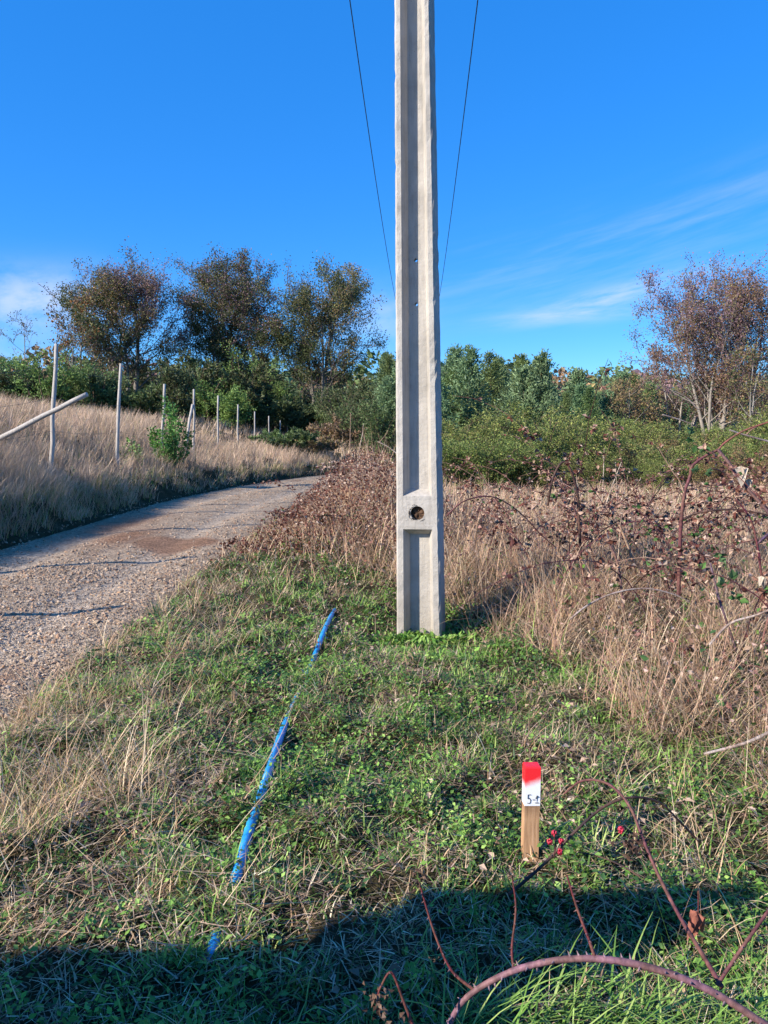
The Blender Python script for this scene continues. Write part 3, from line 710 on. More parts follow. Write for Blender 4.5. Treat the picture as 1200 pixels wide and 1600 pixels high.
# hillside forest -----------------------------------------------------------
def ridge():
    rg = np.random.default_rng(77); b = Bag(); n = 1500
    Y = 95+330*rg.random(n)**1.1; X = (rg.random(n)*2-1)*(.62*Y+25)
    cols = [np.array(MDG), np.array(DKG)*1.2, np.array(BLG), np.array(BRN)*1.15, np.array(OLV)*1.1, np.array(PUR)*1.1]
    for x, y in zip(X, Y):
        z = float(zg(x, y)); h = rg.uniform(5, 10); r = h*rg.uniform(.30, .46); m = int(260 if y < 220 else 130)
        pal = cols[rg.choice(6, p=[.24,.2,.22,.16,.1,.08])]
        th = rg.random(m)*6.283; u = rg.random(m); zz = .12+.88*u; rr = r*np.sqrt(np.clip(1-(2*zz-.9)**2*.8, .03, 1))*(.45+.55*rg.random(m)**.4)
        P = np.stack([x+np.cos(th)*rr, y+np.sin(th)*rr, z+zz*h], 1); P += rg.normal(0, .3, P.shape)
        D = np.stack([np.cos(th), np.sin(th), .5+0*th], 1)+rg.normal(0, .6, (m,3))
        leaves(b, P, D, h*.10*(.6+.8*rg.random(m)), .6, pick(pal, m, .2))
        tube(b, [(x,y,z-.3),(x,y,z+h*.8)], [.16,.05], lin('5d524a'), 3, False)
    tag(build(b, 'hillside_forest', M['tree_leaf']), 'mixed green and brown wood covering the far hillside', 'forest', kind='stuff')
ridge()
# green shrub belt behind the dry field ---------------------------------------
YGN = [lin('6a7b40'), lin('7b8a4a'), lin('586a36'), lin('90994f'), lin('62733a'), lin('77734a')]
sb = [shrub(101, 1.9, 1.25, YGN, 8000, .062, stems=12), shrub(102, 2.2, 1.2, YGN+[lin('9aa05a')], 8000, .066, stems=12), shrub(103, 1.6, 1.3, YGN+OLV, 7200, .060, stems=12), shrub(104, 1.9, 1.1, BRN+OLV+[lin('8a6a40')], 5200, .06, stems=11)]
slab = ['leafy light green shrub in the dense belt behind the dry brambles', 'taller yellow-green shrub in the dense belt behind the dry brambles', 'low olive green shrub in the dense belt behind the dry brambles', 'russet brown shrub in the green belt below the pale-barked tree']
rs_ = [None]*4
for row, (Y, n) in enumerate([(20.5, 13), (22.5, 14), (25, 14), (28.5, 15), (33, 15)]):
    for i in range(n):
        px = 655 + 620*(i+.8*rp.random())/n; y = Y+rp.uniform(-.8, .8)+ (1.0 if px < 760 else 0); x = at(px, 680, y)[0]
        if abs(x-road_c(y)) < 2.2: continue
        k = 3 if (px > 1000 and rp.random() < .25) else rp.choice([0,1,1,2,0]); s = (rp.uniform(.5, .95) if rp.random() < .6 else rp.uniform(.9, 1.3))*(.74 if row == 0 else .84+.06*row)
        if rs_[k] is None: rs_[k] = r = place_tree(sb[k], 'green_shrub', slab[k], 'shrub', 0, y, 'shrubs in the green belt', x=x, ml=M['shrub_leaf'])
        else: r = copy_tree(rs_[k])
        r.location = (x, y, float(zg(x, y))-.1); r.rotation_euler = (0,0,rp.random()*6.28); r.scale = (s*1.05, s*1.05, s)
# bushes along the fence ------------------------------------------------------
def single(tr, name, label, cat, px, Y, s=1, x=None, ml=None): return place_tree(tr, name, label, cat, px, Y, None, rp.random()*6, s, x=x, ml=ml or M['shrub_leaf'], sink=.05)
LFY = [lin('5f8a3c'), lin('74a04c'), lin('4a7630'), lin('8fb868'), lin('456c34')]
def leafy_bush(seed, H, Rb, n):
    rg = np.random.default_rng(seed); wood = Bag(); lf = Bag(); P = []; D = []
    for s in range(11):
        az = rg.random()*6.28; rr = Rb*rg.random()**.6; h = H*(1-.6*rr/Rb)*(.62+.38*rg.random())
        L = spline([[rr*.2*math.cos(az), rr*.2*math.sin(az), -.1], [rr*.8*math.cos(az), rr*.8*math.sin(az), h*.45], [rr*math.cos(az), rr*math.sin(az), h]], 9)
        tube(wood, L, np.linspace(.018,.004,9), lin('5b4a3a'), 5, False); m = n//11
        t = rg.random(m)**.8*.9+.1; p = np.stack([np.interp(t, np.linspace(0,1,9), L[:,i]) for i in range(3)], 1)
        a2 = rg.random(m)*6.28; d = np.stack([np.cos(a2), np.sin(a2), .35+.4*rg.random(m)], 1)
        P.append(p+d*(rg.random((m,1))*.10)); D.append(d)
    P = np.concatenate(P); D = np.concatenate(D)
    leaves(lf, P, D, .085*(.6+.7*rg.random(len(P))), .55, pick(LFY, len(P), .2)); return wood, lf
single(leafy_bush(123, 2.9, .58, 3000), 'leafy_bush', 'upright glossy green bush growing beside the fence on the bank', 'bush', 265, 22.0)
single(leafy_bush(121, .95, .42, 480), 'leafy_bush', 'small low green bush between the second fence post and the upright bush', 'bush', 207, 20.6)
single(leafy_bush(122, .5, .12, 26), 'leafy_sprig', 'tiny green sprig in the dry grass beside the first fence post', 'sprig', 106, 15.6, ml=M['leaf'])
BRG = [lin('6f8c48'), lin('82a056'), lin('5f7c40'), lin('8faa60')]
fb = [(333, 52, 4.0, 'bright green bush behind the fence right of the crooked stick'), (392, 56, 5.6, 'tallest bright green pointed bush behind the fence under the tall trees'), (425, 58, 4.2, 'light green bush behind the fence below the broad dark tree'), (365, 50, 2.8, 'low green bush close behind the fence between two bright bushes')]
for i, (px, Y, h, lab) in enumerate(fb): single(shrub(130+i, h, h*.42, BRG, 4200, .15, stems=10), 'fence_bush', lab, 'bush', px, Y)
DB = DKG+[lin('4d5f30'), lin('5b6b38')]
for i, (px, Y, h, rb, lab, cols) in enumerate([(458, 33, 1.1, 1.5, 'dark green bramble bush at the road bend below the small posts', DB), (492, 34, 1.0, 1.3, 'brownish dead bush right of the dark bramble at the road bend', BRN+OLV+[lin('8a7560')]), (432, 38, .9, 1.5, 'mid green bush at the fence foot behind the dark bramble', MDG),
    (522, 40, 1.6, 1.6, 'reddish brown dry thicket beside the road bend left of the reeds', BRN+[lin('8e6e5e'), lin('9a8070')]), (560, 42, 3.0, 1.8, 'dark evergreen bush filling the gap beside the pole past the bend', DKG), (596, 38, 3.2, 1.8, 'olive green bush just left of the pole past the bramble mound', MDG+DKG), (540, 50, 4.0, 2.2, 'dark shaded bush behind the road bend', DKG)]):
    single(shrub(140+i, h, rb, cols, 4200, .13, stems=11), 'bend_bush', lab, 'bush', px, Y)
# left skyline bushes behind the dry slope
for i, (px, Y, h, lab) in enumerate([(15, 46, 3.4, 'dark green bush on the skyline at the far left'), (75, 44, 3.6, 'light green bush behind the first fence post'), (150, 46, 3.4, 'yellow-green bush left of the second fence post')]):
    single(shrub(150+i, h, h*.6, MDG if i != 1 else BRG, 4200, .15, stems=11), 'skyline_bush', lab, 'bush', px, Y)
# ================================================================== GRASS AND UNDERGROWTH
G1 = [lin('729a40'), lin('86ac4e'), lin('608636'), lin('98b65e'), lin('709446'), lin('aaba68')]
G2 = [lin('46683a'), lin('52723c'), lin('3c5a32')]
ST = [lin('dcbc94'), lin('cda982'), lin('e6cba4'), lin('ba9674'), lin('d6b492'), lin('ecd6b4')]
STG = [lin('b5a774'), lin('c0b580'), lin('a2966a')]
LIT = [lin('a08674'), lin('b89e8a'), lin('8a7260'), lin('c8b09c'), lin('7a6052'), lin('a68e7a')]
RDL = [lin('a0786c'), lin('8a5c54'), lin('b89284'), lin('a87c70'), lin('7a4a44'), lin('ccaa9c'), lin('bc9e8c'), lin('d6bcac')]
def on_road(x, y, m=0): return np.abs(x-road_c(y)) < HW + m + .30*(fbm(x*1.3+y*.4, y*1.5, 3)-.5)
SK = ground(827, 1346)
def clear(x, y): return ~((np.abs(x-SK[0]) < .05) & (y < SK[1]+.03) & (y > SK[1]-.17))
def strawm(x, y):      # 1 where the tall dry grass along the road edge stands
    edge = np.interp(y, [0, 2, 2.8, 4.4, 6.5, 9, 14], [-.62, -.68, -.78, -1.12, -1.2, -1.25, -1.3])
    return sstep(.22, -.22, x-edge + .8*(fbm(x*2.1+7, y*1.6)-.5))
def region(n, y0, y1, p=1.0, xl=.56, xr=.60, pad=.55):
    y = (y0**p+(y1**p-y0**p)*rng.random(n))**(1/p); w0 = -(xl*y+pad+.25); w1 = xr*y+pad+.55
    return w0+(w1-w0)*rng.random(n), y
def onz(x, y): return np.stack([x, y, zg(x, y)], 1)
g = Bag(); s_ = Bag(); cl = Bag(); li = Bag()
# short green turf -----------------------------------------------------------
def turf(n, y0, y1, Lm, Wm, p):
    x, y = region(n, y0, y1, p); k = ~on_road(x, y, -.05) & (x > road_c(y)) & clear(x, y)
    tk = thick(x, y); patch = fbm(x*2.3, y*2.3+5, 3); sm = strawm(x, y)
    k &= rng.random(n) < np.clip(.30+1.5*(patch-.32), .12, 1)*(1-.72*tk)*(1-.35*sm)
    k &= ~((y > 8.5) & (tk > .5))
    x, y, patch = x[k], y[k], patch[k]; m = len(x); clump = fbm(x*6, y*6, 2)
    L = Lm*(.45+.8*rng.random(m))*(.5+1.1*clump); W = Wm*(.6+.7*rng.random(m))
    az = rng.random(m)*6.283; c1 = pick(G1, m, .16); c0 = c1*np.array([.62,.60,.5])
    dry = rng.random(m) < .24+1.1*np.clip(.52-patch, 0, .3); c1[dry] = pick(ST+STG, dry.sum()); c0[dry] = c1[dry]*.75
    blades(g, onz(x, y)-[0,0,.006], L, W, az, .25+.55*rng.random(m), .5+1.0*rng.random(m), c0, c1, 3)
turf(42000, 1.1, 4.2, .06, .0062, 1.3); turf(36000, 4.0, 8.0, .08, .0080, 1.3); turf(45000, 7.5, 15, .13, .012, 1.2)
# broad-leaved weeds and clover ----------------------------------------------
def weeds(n, y0, y1, s0):
    nc = n//26; x, y = region(nc, y0, y1, 1.3); k = ~on_road(x, y, .1) & (x > road_c(y)) & (fbm(x*1.9+20, y*1.9, 2)+.12*rng.normal(0,1,nc) > .44) & (thick(x,y) < .8) & clear(x, y)
    x, y = x[k], y[k]; nc = len(x); per = 26
    cx = np.repeat(x, per)+rng.normal(0, .055, nc*per); cy = np.repeat(y, per)+rng.normal(0, .055, nc*per); m = nc*per
    h = .012+.06*rng.random(m)*np.repeat(.4+rng.random(nc), per); P = onz(cx, cy); P[:,2] += h
    a = rng.random(m)*6.283; D = np.stack([np.cos(a), np.sin(a), .1+.5*rng.random(m)], 1)
    leaves(cl, P, D, s0*(.5+.9*rng.random(m)), .62, np.repeat(pick(G1[:5]+G2, nc, .14), per, 0)*(1+rng.normal(0,.15,(m,1))), .06, nrm=np.array([0,0,1.]))
weeds(105000, 1.1, 5, .021); weeds(60000, 4.8, 10, .030)
# straw in and over the turf: short lying bits ----------------------------------
def bits(n, y0, y1, Lm, Wm):
    x, y = region(n, y0, y1, 1.3); k = ~on_road(x, y, -.1) & (x > road_c(y)) & (rng.random(n) < .25+1.3*np.clip(fbm(x*1.6+50, y*1.6, 3)-.38, 0, 1)+.5*strawm(x,y)+.4*thick(x,y))
    x, y = x[k], y[k]; m = len(x); P = onz(x, y); P[:,2] += .01+.05*rng.random(m)**2
    blades(s_, P, Lm*(.3+1.2*rng.random(m)**1.6), Wm*(.6+.8*rng.random(m)), rng.random(m)*6.283, 1.15+.4*rng.random(m), .5*rng.normal(0,1,m), pick(ST+LIT, m, .15), pick(ST, m, .15), 2)
bits(48000, 1.1, 5, .075, .0040); bits(36000, 4.8, 11, .10, .0060)
def thatch(n, y0, y1, Lm, Wm):
    x, y = region(n, y0, y1, 1.3); k = ~on_road(x, y, -.05) & (x > road_c(y)); x, y = x[k], y[k]; m = len(x); P = onz(x, y); P[:,2] += .004+.012*rng.random(m)
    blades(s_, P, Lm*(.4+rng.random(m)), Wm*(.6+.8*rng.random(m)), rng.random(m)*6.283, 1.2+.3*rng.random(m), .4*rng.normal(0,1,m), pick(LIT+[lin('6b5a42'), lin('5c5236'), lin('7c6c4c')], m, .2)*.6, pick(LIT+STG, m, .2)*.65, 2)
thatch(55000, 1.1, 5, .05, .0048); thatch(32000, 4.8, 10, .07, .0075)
# dead leaves in the turf ---------------------------------------------------------
x, y = region(16000, 1.3, 9, 1.3); k = ~on_road(x, y, .05) & (x > road_c(y)) & (fbm(x*1.4+90, y*1.4, 2) > .46); x, y = x[k], y[k]; m = len(x)
P = onz(x, y); P[:,2] += .012+.035*rng.random(m); a = rng.random(m)*6.283
leaves(li, P, np.stack([np.cos(a), np.sin(a), rng.normal(0,.4,m)], 1), .018+.030*rng.random(m)**2, .65, pick(LIT, m, .2), .2, nrm=np.array([0,0,1.]))
# tall dry tussocks along the road edge ------------------------------------------
def tussocks(nt, y0, y1, fx, Lm, Wm, per, thr=.4, bag=s_, pal=ST, fan=.6, sp=.05, p=1.3, green=.12, per_clump=False):
    x, y = region(nt, y0, y1, p); k = (fx(x, y) > rng.random(nt)) & clear(x, y); x, y = x[k], y[k]; nt = len(x); m = nt*per
    ta = rng.random(nt)*6.283; tl = .6+.7*rng.random(nt); tc = 1+rng.normal(0,.1,nt)
    cx = np.repeat(x, per)+rng.normal(0, sp, m); cy = np.repeat(y, per)+rng.normal(0, sp, m)
    az = np.where(rng.random(m) < .28, np.repeat(ta, per)+rng.normal(0,.7,m), rng.random(m)*6.283)
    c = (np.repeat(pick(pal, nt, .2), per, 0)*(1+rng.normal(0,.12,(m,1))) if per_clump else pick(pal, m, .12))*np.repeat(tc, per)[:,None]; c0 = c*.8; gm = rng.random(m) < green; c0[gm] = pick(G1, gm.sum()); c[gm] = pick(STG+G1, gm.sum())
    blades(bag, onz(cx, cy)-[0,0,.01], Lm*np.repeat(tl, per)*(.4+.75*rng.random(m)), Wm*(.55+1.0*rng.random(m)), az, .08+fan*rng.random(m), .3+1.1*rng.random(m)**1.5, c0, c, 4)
gf = lambda x, y: (~on_road(x, y, .02))*(x > road_c(y))*(1-.85*thick(x, y))*(1-.45*strawm(x, y))*np.clip(1.9*(fbm(x*1.9, y*1.9+5, 3)-.30), .06, 1)
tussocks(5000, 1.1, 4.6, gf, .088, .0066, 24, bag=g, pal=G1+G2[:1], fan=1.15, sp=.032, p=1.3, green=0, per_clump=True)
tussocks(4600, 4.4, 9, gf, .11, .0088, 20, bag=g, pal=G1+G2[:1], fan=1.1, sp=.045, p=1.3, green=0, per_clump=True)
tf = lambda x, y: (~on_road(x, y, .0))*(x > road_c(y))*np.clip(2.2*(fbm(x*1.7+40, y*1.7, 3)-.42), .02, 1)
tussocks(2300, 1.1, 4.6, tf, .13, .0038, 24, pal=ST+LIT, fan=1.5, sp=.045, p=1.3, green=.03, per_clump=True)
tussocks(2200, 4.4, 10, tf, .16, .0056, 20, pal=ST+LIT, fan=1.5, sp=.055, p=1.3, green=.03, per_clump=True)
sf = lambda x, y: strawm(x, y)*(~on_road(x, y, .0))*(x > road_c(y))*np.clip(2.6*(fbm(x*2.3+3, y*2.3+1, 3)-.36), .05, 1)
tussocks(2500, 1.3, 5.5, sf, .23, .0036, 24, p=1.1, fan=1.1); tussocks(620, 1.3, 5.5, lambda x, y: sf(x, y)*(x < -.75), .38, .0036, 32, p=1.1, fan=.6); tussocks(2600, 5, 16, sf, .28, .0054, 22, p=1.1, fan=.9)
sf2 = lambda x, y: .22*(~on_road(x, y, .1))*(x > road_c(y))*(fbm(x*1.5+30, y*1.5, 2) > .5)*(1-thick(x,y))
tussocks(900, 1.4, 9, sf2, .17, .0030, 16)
# long stray stalks lying over at lower left
x = -1.35+1.0*rng.random(90); y = 1.9+1.5*rng.random(90)
P = onz(x, y); P[:,2] += .04+.10*rng.random(90)
blades(s_, P, .18+.25*rng.random(90), .0034, rng.random(90)*6.283, 1.0+.5*rng.random(90), .5*rng.normal(0,1,90), pick(ST, 90, .1), pick(ST, 90, .1), 4)
# bottom right straw clump with fresh green blades
def br(x, y): return sstep(.15, .5, x-.25-.35*(2.2-y))*(y < 2.15)*(y > 1.1)+sstep(.75, 1.1, x)*(y < 3.4)*.6
tussocks(520, 1.15, 3.4, br, .26, .0034, 20, fan=1.0, p=1.0, green=.35)
n = 900; x = .1+.9*rng.random(n); y = 1.42+.38*rng.random(n); P = onz(x, y)
blades(g, P, .14+.22*rng.random(n), .0045+.004*rng.random(n), rng.normal(-.6, 1.2, n), .3+.5*rng.random(n), .7+.7*rng.random(n), pick(G1, n)*.8, pick(G1+[lin('93aa52')], n), 5)
# weed tuft at the pole foot
n = 900; a = rng.random(n)*6.283; r = .05+.30*rng.random(n); x = POLE[0]+.02+r*np.cos(a)*1.15; y = POLE[1]-.2+r*np.sin(a)*.5
P = onz(x, y); P[:,2] += .05*rng.random(n)
leaves(cl, P, np.stack([np.cos(a*3), np.sin(a*3), .4+rng.random(n)], 1), .03+.03*rng.random(n), .55, pick(G1+[lin('5f9038')], n, .15), nrm=np.array([0,0,1.]))
# ---- right-hand thicket: dry grass and litter
tk = lambda x, y: thick(x, y)*np.clip(.35+1.3*(fbm(x*1.4+11, y*1.4, 2)-.35), .1, 1)*(~on_road(x, y, .1))
STP = ST+[lin('d8ac96'), lin('c49680'), lin('deb8a2')]
tussocks(2100, 2.6, 7.5, tk, .47, .0044, 28, pal=STP, fan=.8, p=1.4, green=.10)
tussocks(2200, 7, 13, tk, .40, .0058, 22, pal=STP, fan=.8, p=1.2, green=.06)
fld = lambda x, y: (x > .5-.03*y)*.8*(~on_road(x, y, .6))
tussocks(2600, 12, 24, fld, .40, .010, 16, pal=STP, fan=.6, p=1.1, green=.05)
STQ = [lin('c0a084'), lin('ac8a6e'), lin('d0b296'), lin('9c7e64'), lin('dcc2a4')]
tussocks(2100, 2.8, 7.5, tk, .62, .0040, 22, pal=STQ, fan=.9, p=1.4, green=0)
tussocks(1800, 7, 12, tk, .55, .0052, 18, pal=STQ, fan=.9, p=1.2, green=0)
def litter(n, y0, y1, hm, s0, pal):
    x, y = region(n, y0, y1, 1.3); k = (thick(x, y)*np.clip(.3+1.6*(fbm(x*1.1+60, y*1.1, 3)-.36), .05, 1) > rng.random(n)) & ~on_road(x, y, .05); x, y = x[k], y[k]; m = len(x)
    P = onz(x, y); P[:,2] += hm*rng.random(m)**1.3*(.4+1.2*fbm(x*1.3, y*1.3, 2)); a = rng.random(m)*6.283
    leaves(li, P, np.stack([np.cos(a), np.sin(a), rng.normal(-.2,.7,m)], 1), s0*(.5+rng.random(m)), .7, pick(pal, m, .18), .2)
litter(17000, 2.8, 7.5, .32, .030, RDL+LIT+LIT); litter(18000, 7, 13, .34, .040, RDL+LIT+LIT)
x, y = region(5200, 2.8, 10, 1.2); k = (thick(x, y) > .5) & (fbm(x*1.3+33, y*1.3, 2) > .52); x, y = x[k], y[k]; m = len(x)
P = onz(x, y); P[:,2] += .35*rng.random(m)**1.5; a = rng.random(m)*6.283
leaves(cl, P, np.stack([np.cos(a), np.sin(a), rng.normal(.1,.5,m)], 1), .03+.03*rng.random(m), .7, pick(G1[:3]+G2+G2, m, .15), .1)
# ---- left bank and slope: pale dry grass
b_ = Bag()
def bankf(x, y): return (x < road_c(y)-HW-.12)*(.55+.45*(fbm(x*.9+70, y*.9, 2) > .42))
BK = [lin('e0c4a4'), lin('d2b496'), lin('eacfb0'), lin('caac92'), lin('dcbfa6')]
def bank(nt, y0, y1, Lm, Wm, per, p, wmax):
    y = (y0**p+(y1**p-y0**p)*rng.random(nt))**(1/p); e = road_c(y)-HW-.1
    x = e-(rng.random(nt)**1.25)*np.minimum(wmax, .62*y+3+e*0)
    k = (x > -.60*y-3.0) & (bankf(x, y) > rng.random(nt)); x, y = x[k], y[k]; nt = len(x); m = nt*per
    d = road_c(y)-HW-x; tl = (.35+1.0*fbm(x*1.3+8, y*1.3, 3))*np.clip(.45+.5*d, .5, 1.1); tc = .62+.72*fbm(x*1.6, y*1.2+4, 3)
    cx = np.repeat(x, per)+rng.normal(0,.07,m); cy = np.repeat(y, per)+rng.normal(0,.07,m)
    c = pick(BK, m, .12)*np.repeat(tc, per)[:,None]; c0 = c*.88; gm = rng.random(m) < np.repeat(np.where(d < .7, .35, .05), per); c0[gm] = pick(G1, gm.sum())*.8; c[gm] = pick(STG, gm.sum())*.8
    blades(b_, onz(cx, cy)-[0,0,.02], Lm*np.repeat(tl, per)*(.45+.7*rng.random(m)), Wm*(.6+.8*rng.random(m)), rng.normal(-.4, 1.3, m), .05+.45*rng.random(m), .2+.9*rng.random(m)**1.4, c0, c, 3)
bank(5200, 6.5, 17, .58, .0085, 18, 1.0, 9); bank(5600, 16, 34, .60, .014, 14, 1.0, 22); bank(3000, 33, 75, .65, .03, 9, 1.0, 45)
tag(build(b_, 'dry_grass', M['straw']), 'pale tan dry grass covering the sloping bank left of the road', 'grass', kind='stuff')
tag(build(g, 'green_grass', M['grass']), 'short green grass on the verge around the pole', 'grass', kind='stuff')
tag(build(s_, 'straw', M['straw']), 'dry straw stalks along the road edge and through the thicket', 'grass', kind='stuff')
tag(build(cl, 'ground_weeds', M['leaf']), 'small round-leaved green weeds and clover among the grass', 'weeds', kind='stuff')

# ================================================================== BRAMBLES
CN = [lin('6b3f42'), lin('5a3436'), lin('7a4a48'), lin('8a5f58'), lin('4d2f2e'), lin('9a7a68')]
def trifol(bag, p, d, s, pal, n=3):
    a0 = rng.random()*6.28
    P = []; D = []
    for k in range(n):
        dd = np.array(d)+np.array([math.cos(a0+k*2.1), math.sin(a0+k*2.1), rng.normal(-.2,.3)])*1.0; P.append(p); D.append(dd)
    leaves(bag, np.array(P), np.array(D), s*(.8+.4*rng.random(n)), .72, pick(pal, n, .15), .18)
def bramble(x, y, n, L, label, pal, group, spread=1.0, leafn=9, ls=.05, up=1.0, name='bramble_bush', r0=.005):
    z = float(zg(x, y)); root = thing(name, label, 'bramble', (x, y, z), group); cb = Bag(); lb = Bag()
    for c in range(n):
        p = np.array([x+rng.normal(0,.22*spread), y+rng.normal(0,.22*spread), z-.05]); az = rng.random()*6.283
        d = np.array([math.cos(az)*.5*spread, math.sin(az)*.5*spread, up]); d /= np.linalg.norm(d); l = L*(.55+.7*rng.random()); ns = 12; pts = [p]
        for i in range(ns):
            d = d+np.array([math.cos(az)*.09, math.sin(az)*.09, -.05-.016*i])*.9*rng.uniform(.5,1.3)+rng.normal(0,.07,3); d /= np.linalg.norm(d); pts.append(pts[-1]+d*l/ns)
            zz = float(zg(pts[-1][0], pts[-1][1]))+.04
            if pts[-1][2] < zz: pts[-1][2] = zz; d[2] = abs(d[2])*.2
        pts = np.array(pts); near = (np.abs(pts[:,0]-.3) < .42) & (pts[:,1] < 6.6) & (pts[:,1] > 5)
        if near.any():
            cut = int(np.argmax(near))
            if cut < 4: continue
            pts = pts[:cut]; ns = cut-1
        tube(cb, pts, np.linspace(r0, r0*.35, ns+1)*rng.uniform(.7,1.2), pick(CN, 1)[0], 5, False)
        for j in range(rng.poisson(leafn)):
            t = .25+.75*rng.random(); f = t*ns; i = min(int(f), ns-1); q = pts[i]+(pts[i+1]-pts[i])*(f-i)
            dd = rng.normal(0,1,3)*np.array([1,1,.5]); dd /= np.linalg.norm(dd); e = q+dd*ls*.9
            tube(cb, [q, e], [.0012,.0009], CN[0], 3, False); trifol(lb, e, dd, ls, pal, rng.integers(3,6))
    build(cb, 'canes', M['cane'], root); build(lb, 'leaves', M['deadleaf'], root); return root
RDB = [lin('7a5a4e'), lin('5f3c38'), lin('a48472'), lin('8c685c'), lin('b89a86'), lin('c8ae9a'), lin('b0947c'), lin('9a8068'), lin('a88c78')]
RDM = [lin('6b4038'), lin('7a5046'), lin('5a3832'), lin('8a6254'), lin('734a3a'), lin('9a7866'), lin('66402f')]
RDB = RDB+RDM[:5]
MIXB = RDB+RDB+G2
GRP = 'bramble bushes in the dry thicket right of the pole'
for (x, y, n, L, lab, pal, sp) in [
   (1.45, 7.6, 9, 1.15, 'reddish brown bramble bush just right of the pole behind its shadow', MIXB, 1.2),
   (1.75, 6.7, 10, 1.45, 'dense dark-leaved bramble bush in the middle of the dry thicket', RDB, 1.2),
   (2.45, 7.0, 9, 1.3, 'faded bramble bush at the back right of the dry thicket', MIXB, 1.3),
   (2.1, 5.7, 9, 1.2, 'tangled bramble bush around the foot of the thick red cane', MIXB, 1.2),
   (2.75, 5.6, 9, 1.25, 'bramble bush with green leaves at the right edge of the thicket', RDB[:6]+G2+G2, 1.3),
   (3.6, 7.4, 9, 1.5, 'tall bramble bush at the far right edge of the thicket', MIXB, 1.4),
   (2.3, 4.2, 7, .95, 'low purple-stemmed bramble bush at the right edge above the grey twig', MIXB, 1.1),
   (1.35, 9.4, 10, 1.2, 'low pinkish bramble bush in the field edge behind the pole', RDB, 1.5),
   (3.1, 9.8, 10, 1.3, 'dry bramble bush at the field edge behind the thick red cane', RDB, 1.6)]:
    bramble(x, y, n+10, L*1.45, lab, pal, GRP, sp, 14, .040, 2.2, r0=.0045)
GRP2 = 'bramble bushes on the mound left of the pole'
for (x, y, n, L, lab, pal, sp, ln, up) in [
   (-1.15, 9.5, 11, .8, 'low red-leaved bramble bush at the road edge on the mound', RDM+RDM+LIT, 1.3, 26, .8),
   (-.75, 10.1, 12, .95, 'brown-leaved bramble bush in the middle of the mound', RDM+RDM+LIT+G2[:1], 1.3, 26, .9),
   (-.25, 9.6, 12, .95, 'greenish bramble bush at the front of the mound beside the pole', RDM+G2+LIT, 1.2, 24, .9),
   (-1.05, 11.4, 12, 1.1, 'tall brown bramble bush at the back of the mound by the road', RDM+RDM+LIT, 1.3, 26, 1.0),
   (-.25, 11.1, 12, 1.2, 'tallest pinkish bramble bush on the mound just left of the pole', RDB+[lin('c4a898')], 1.2, 20, 1.1),
   (.45, 10.6, 10, 1.2, 'bramble bush half hidden behind the pole', RDB+LIT, 1.3, 16, 1.0)]:
    bramble(x, y, n, L, lab, pal, GRP2, sp, ln+4, .042, up, r0=.005)
# dry stems, litter and tall straw on the mound
ms = Bag(); n = 3000; x = -.3+rng.normal(0, .75, n); y = 10.6+rng.normal(0, 1.1, n); k = ~on_road(x, y, .05) & (x > road_c(y)) & (x < 1.6); x, y = x[k], y[k]; n = len(x)
blades(ms, onz(x, y), .3+.6*rng.random(n)*sstep(-1.6, .2, x), .006+.005*rng.random(n), rng.random(n)*6.283, .05+.5*rng.random(n), .2+.7*rng.random(n), pick(STP, n, .12)*.85, pick(STP, n, .12), 4)
n = 150; x = -.15+rng.normal(0, .36, n); y = 11.6+rng.normal(0, .8, n)
blades(ms, onz(x, y), 0.7+.45*rng.random(n), .006, rng.random(n)*6.283, .02+.22*rng.random(n), .15+.3*rng.random(n), pick(STP, n, .1), pick(STP, n, .1), 4)
tag(build(ms, 'mound_straw', M['straw']), 'tall pinkish dry stalks standing on the bramble mound left of the pole', 'grass', kind='stuff')
n = 14000; x = -.4+rng.normal(0, .75, n); y = 10.3+rng.normal(0, 1.0, n); k = ~on_road(x, y, .0) & (x > road_c(y)) & (x < 1.5); x, y = x[k], y[k]; n = len(x)
P = onz(x, y); P[:,2] += .75*rng.random(n)**1.2*np.exp(-((x+.3)/1.2)**2); a = rng.random(n)*6.283
leaves(li, P, np.stack([np.cos(a), np.sin(a), rng.normal(-.2,.7,n)], 1), .022+.022*rng.random(n), .7, pick(LIT+RDM+RDM, n, .18), .2)
tag(build(li, 'leaf_litter', M['deadleaf']), 'dead brown and pinkish leaves caught in the grass and brambles', 'leaf litter', kind='stuff')

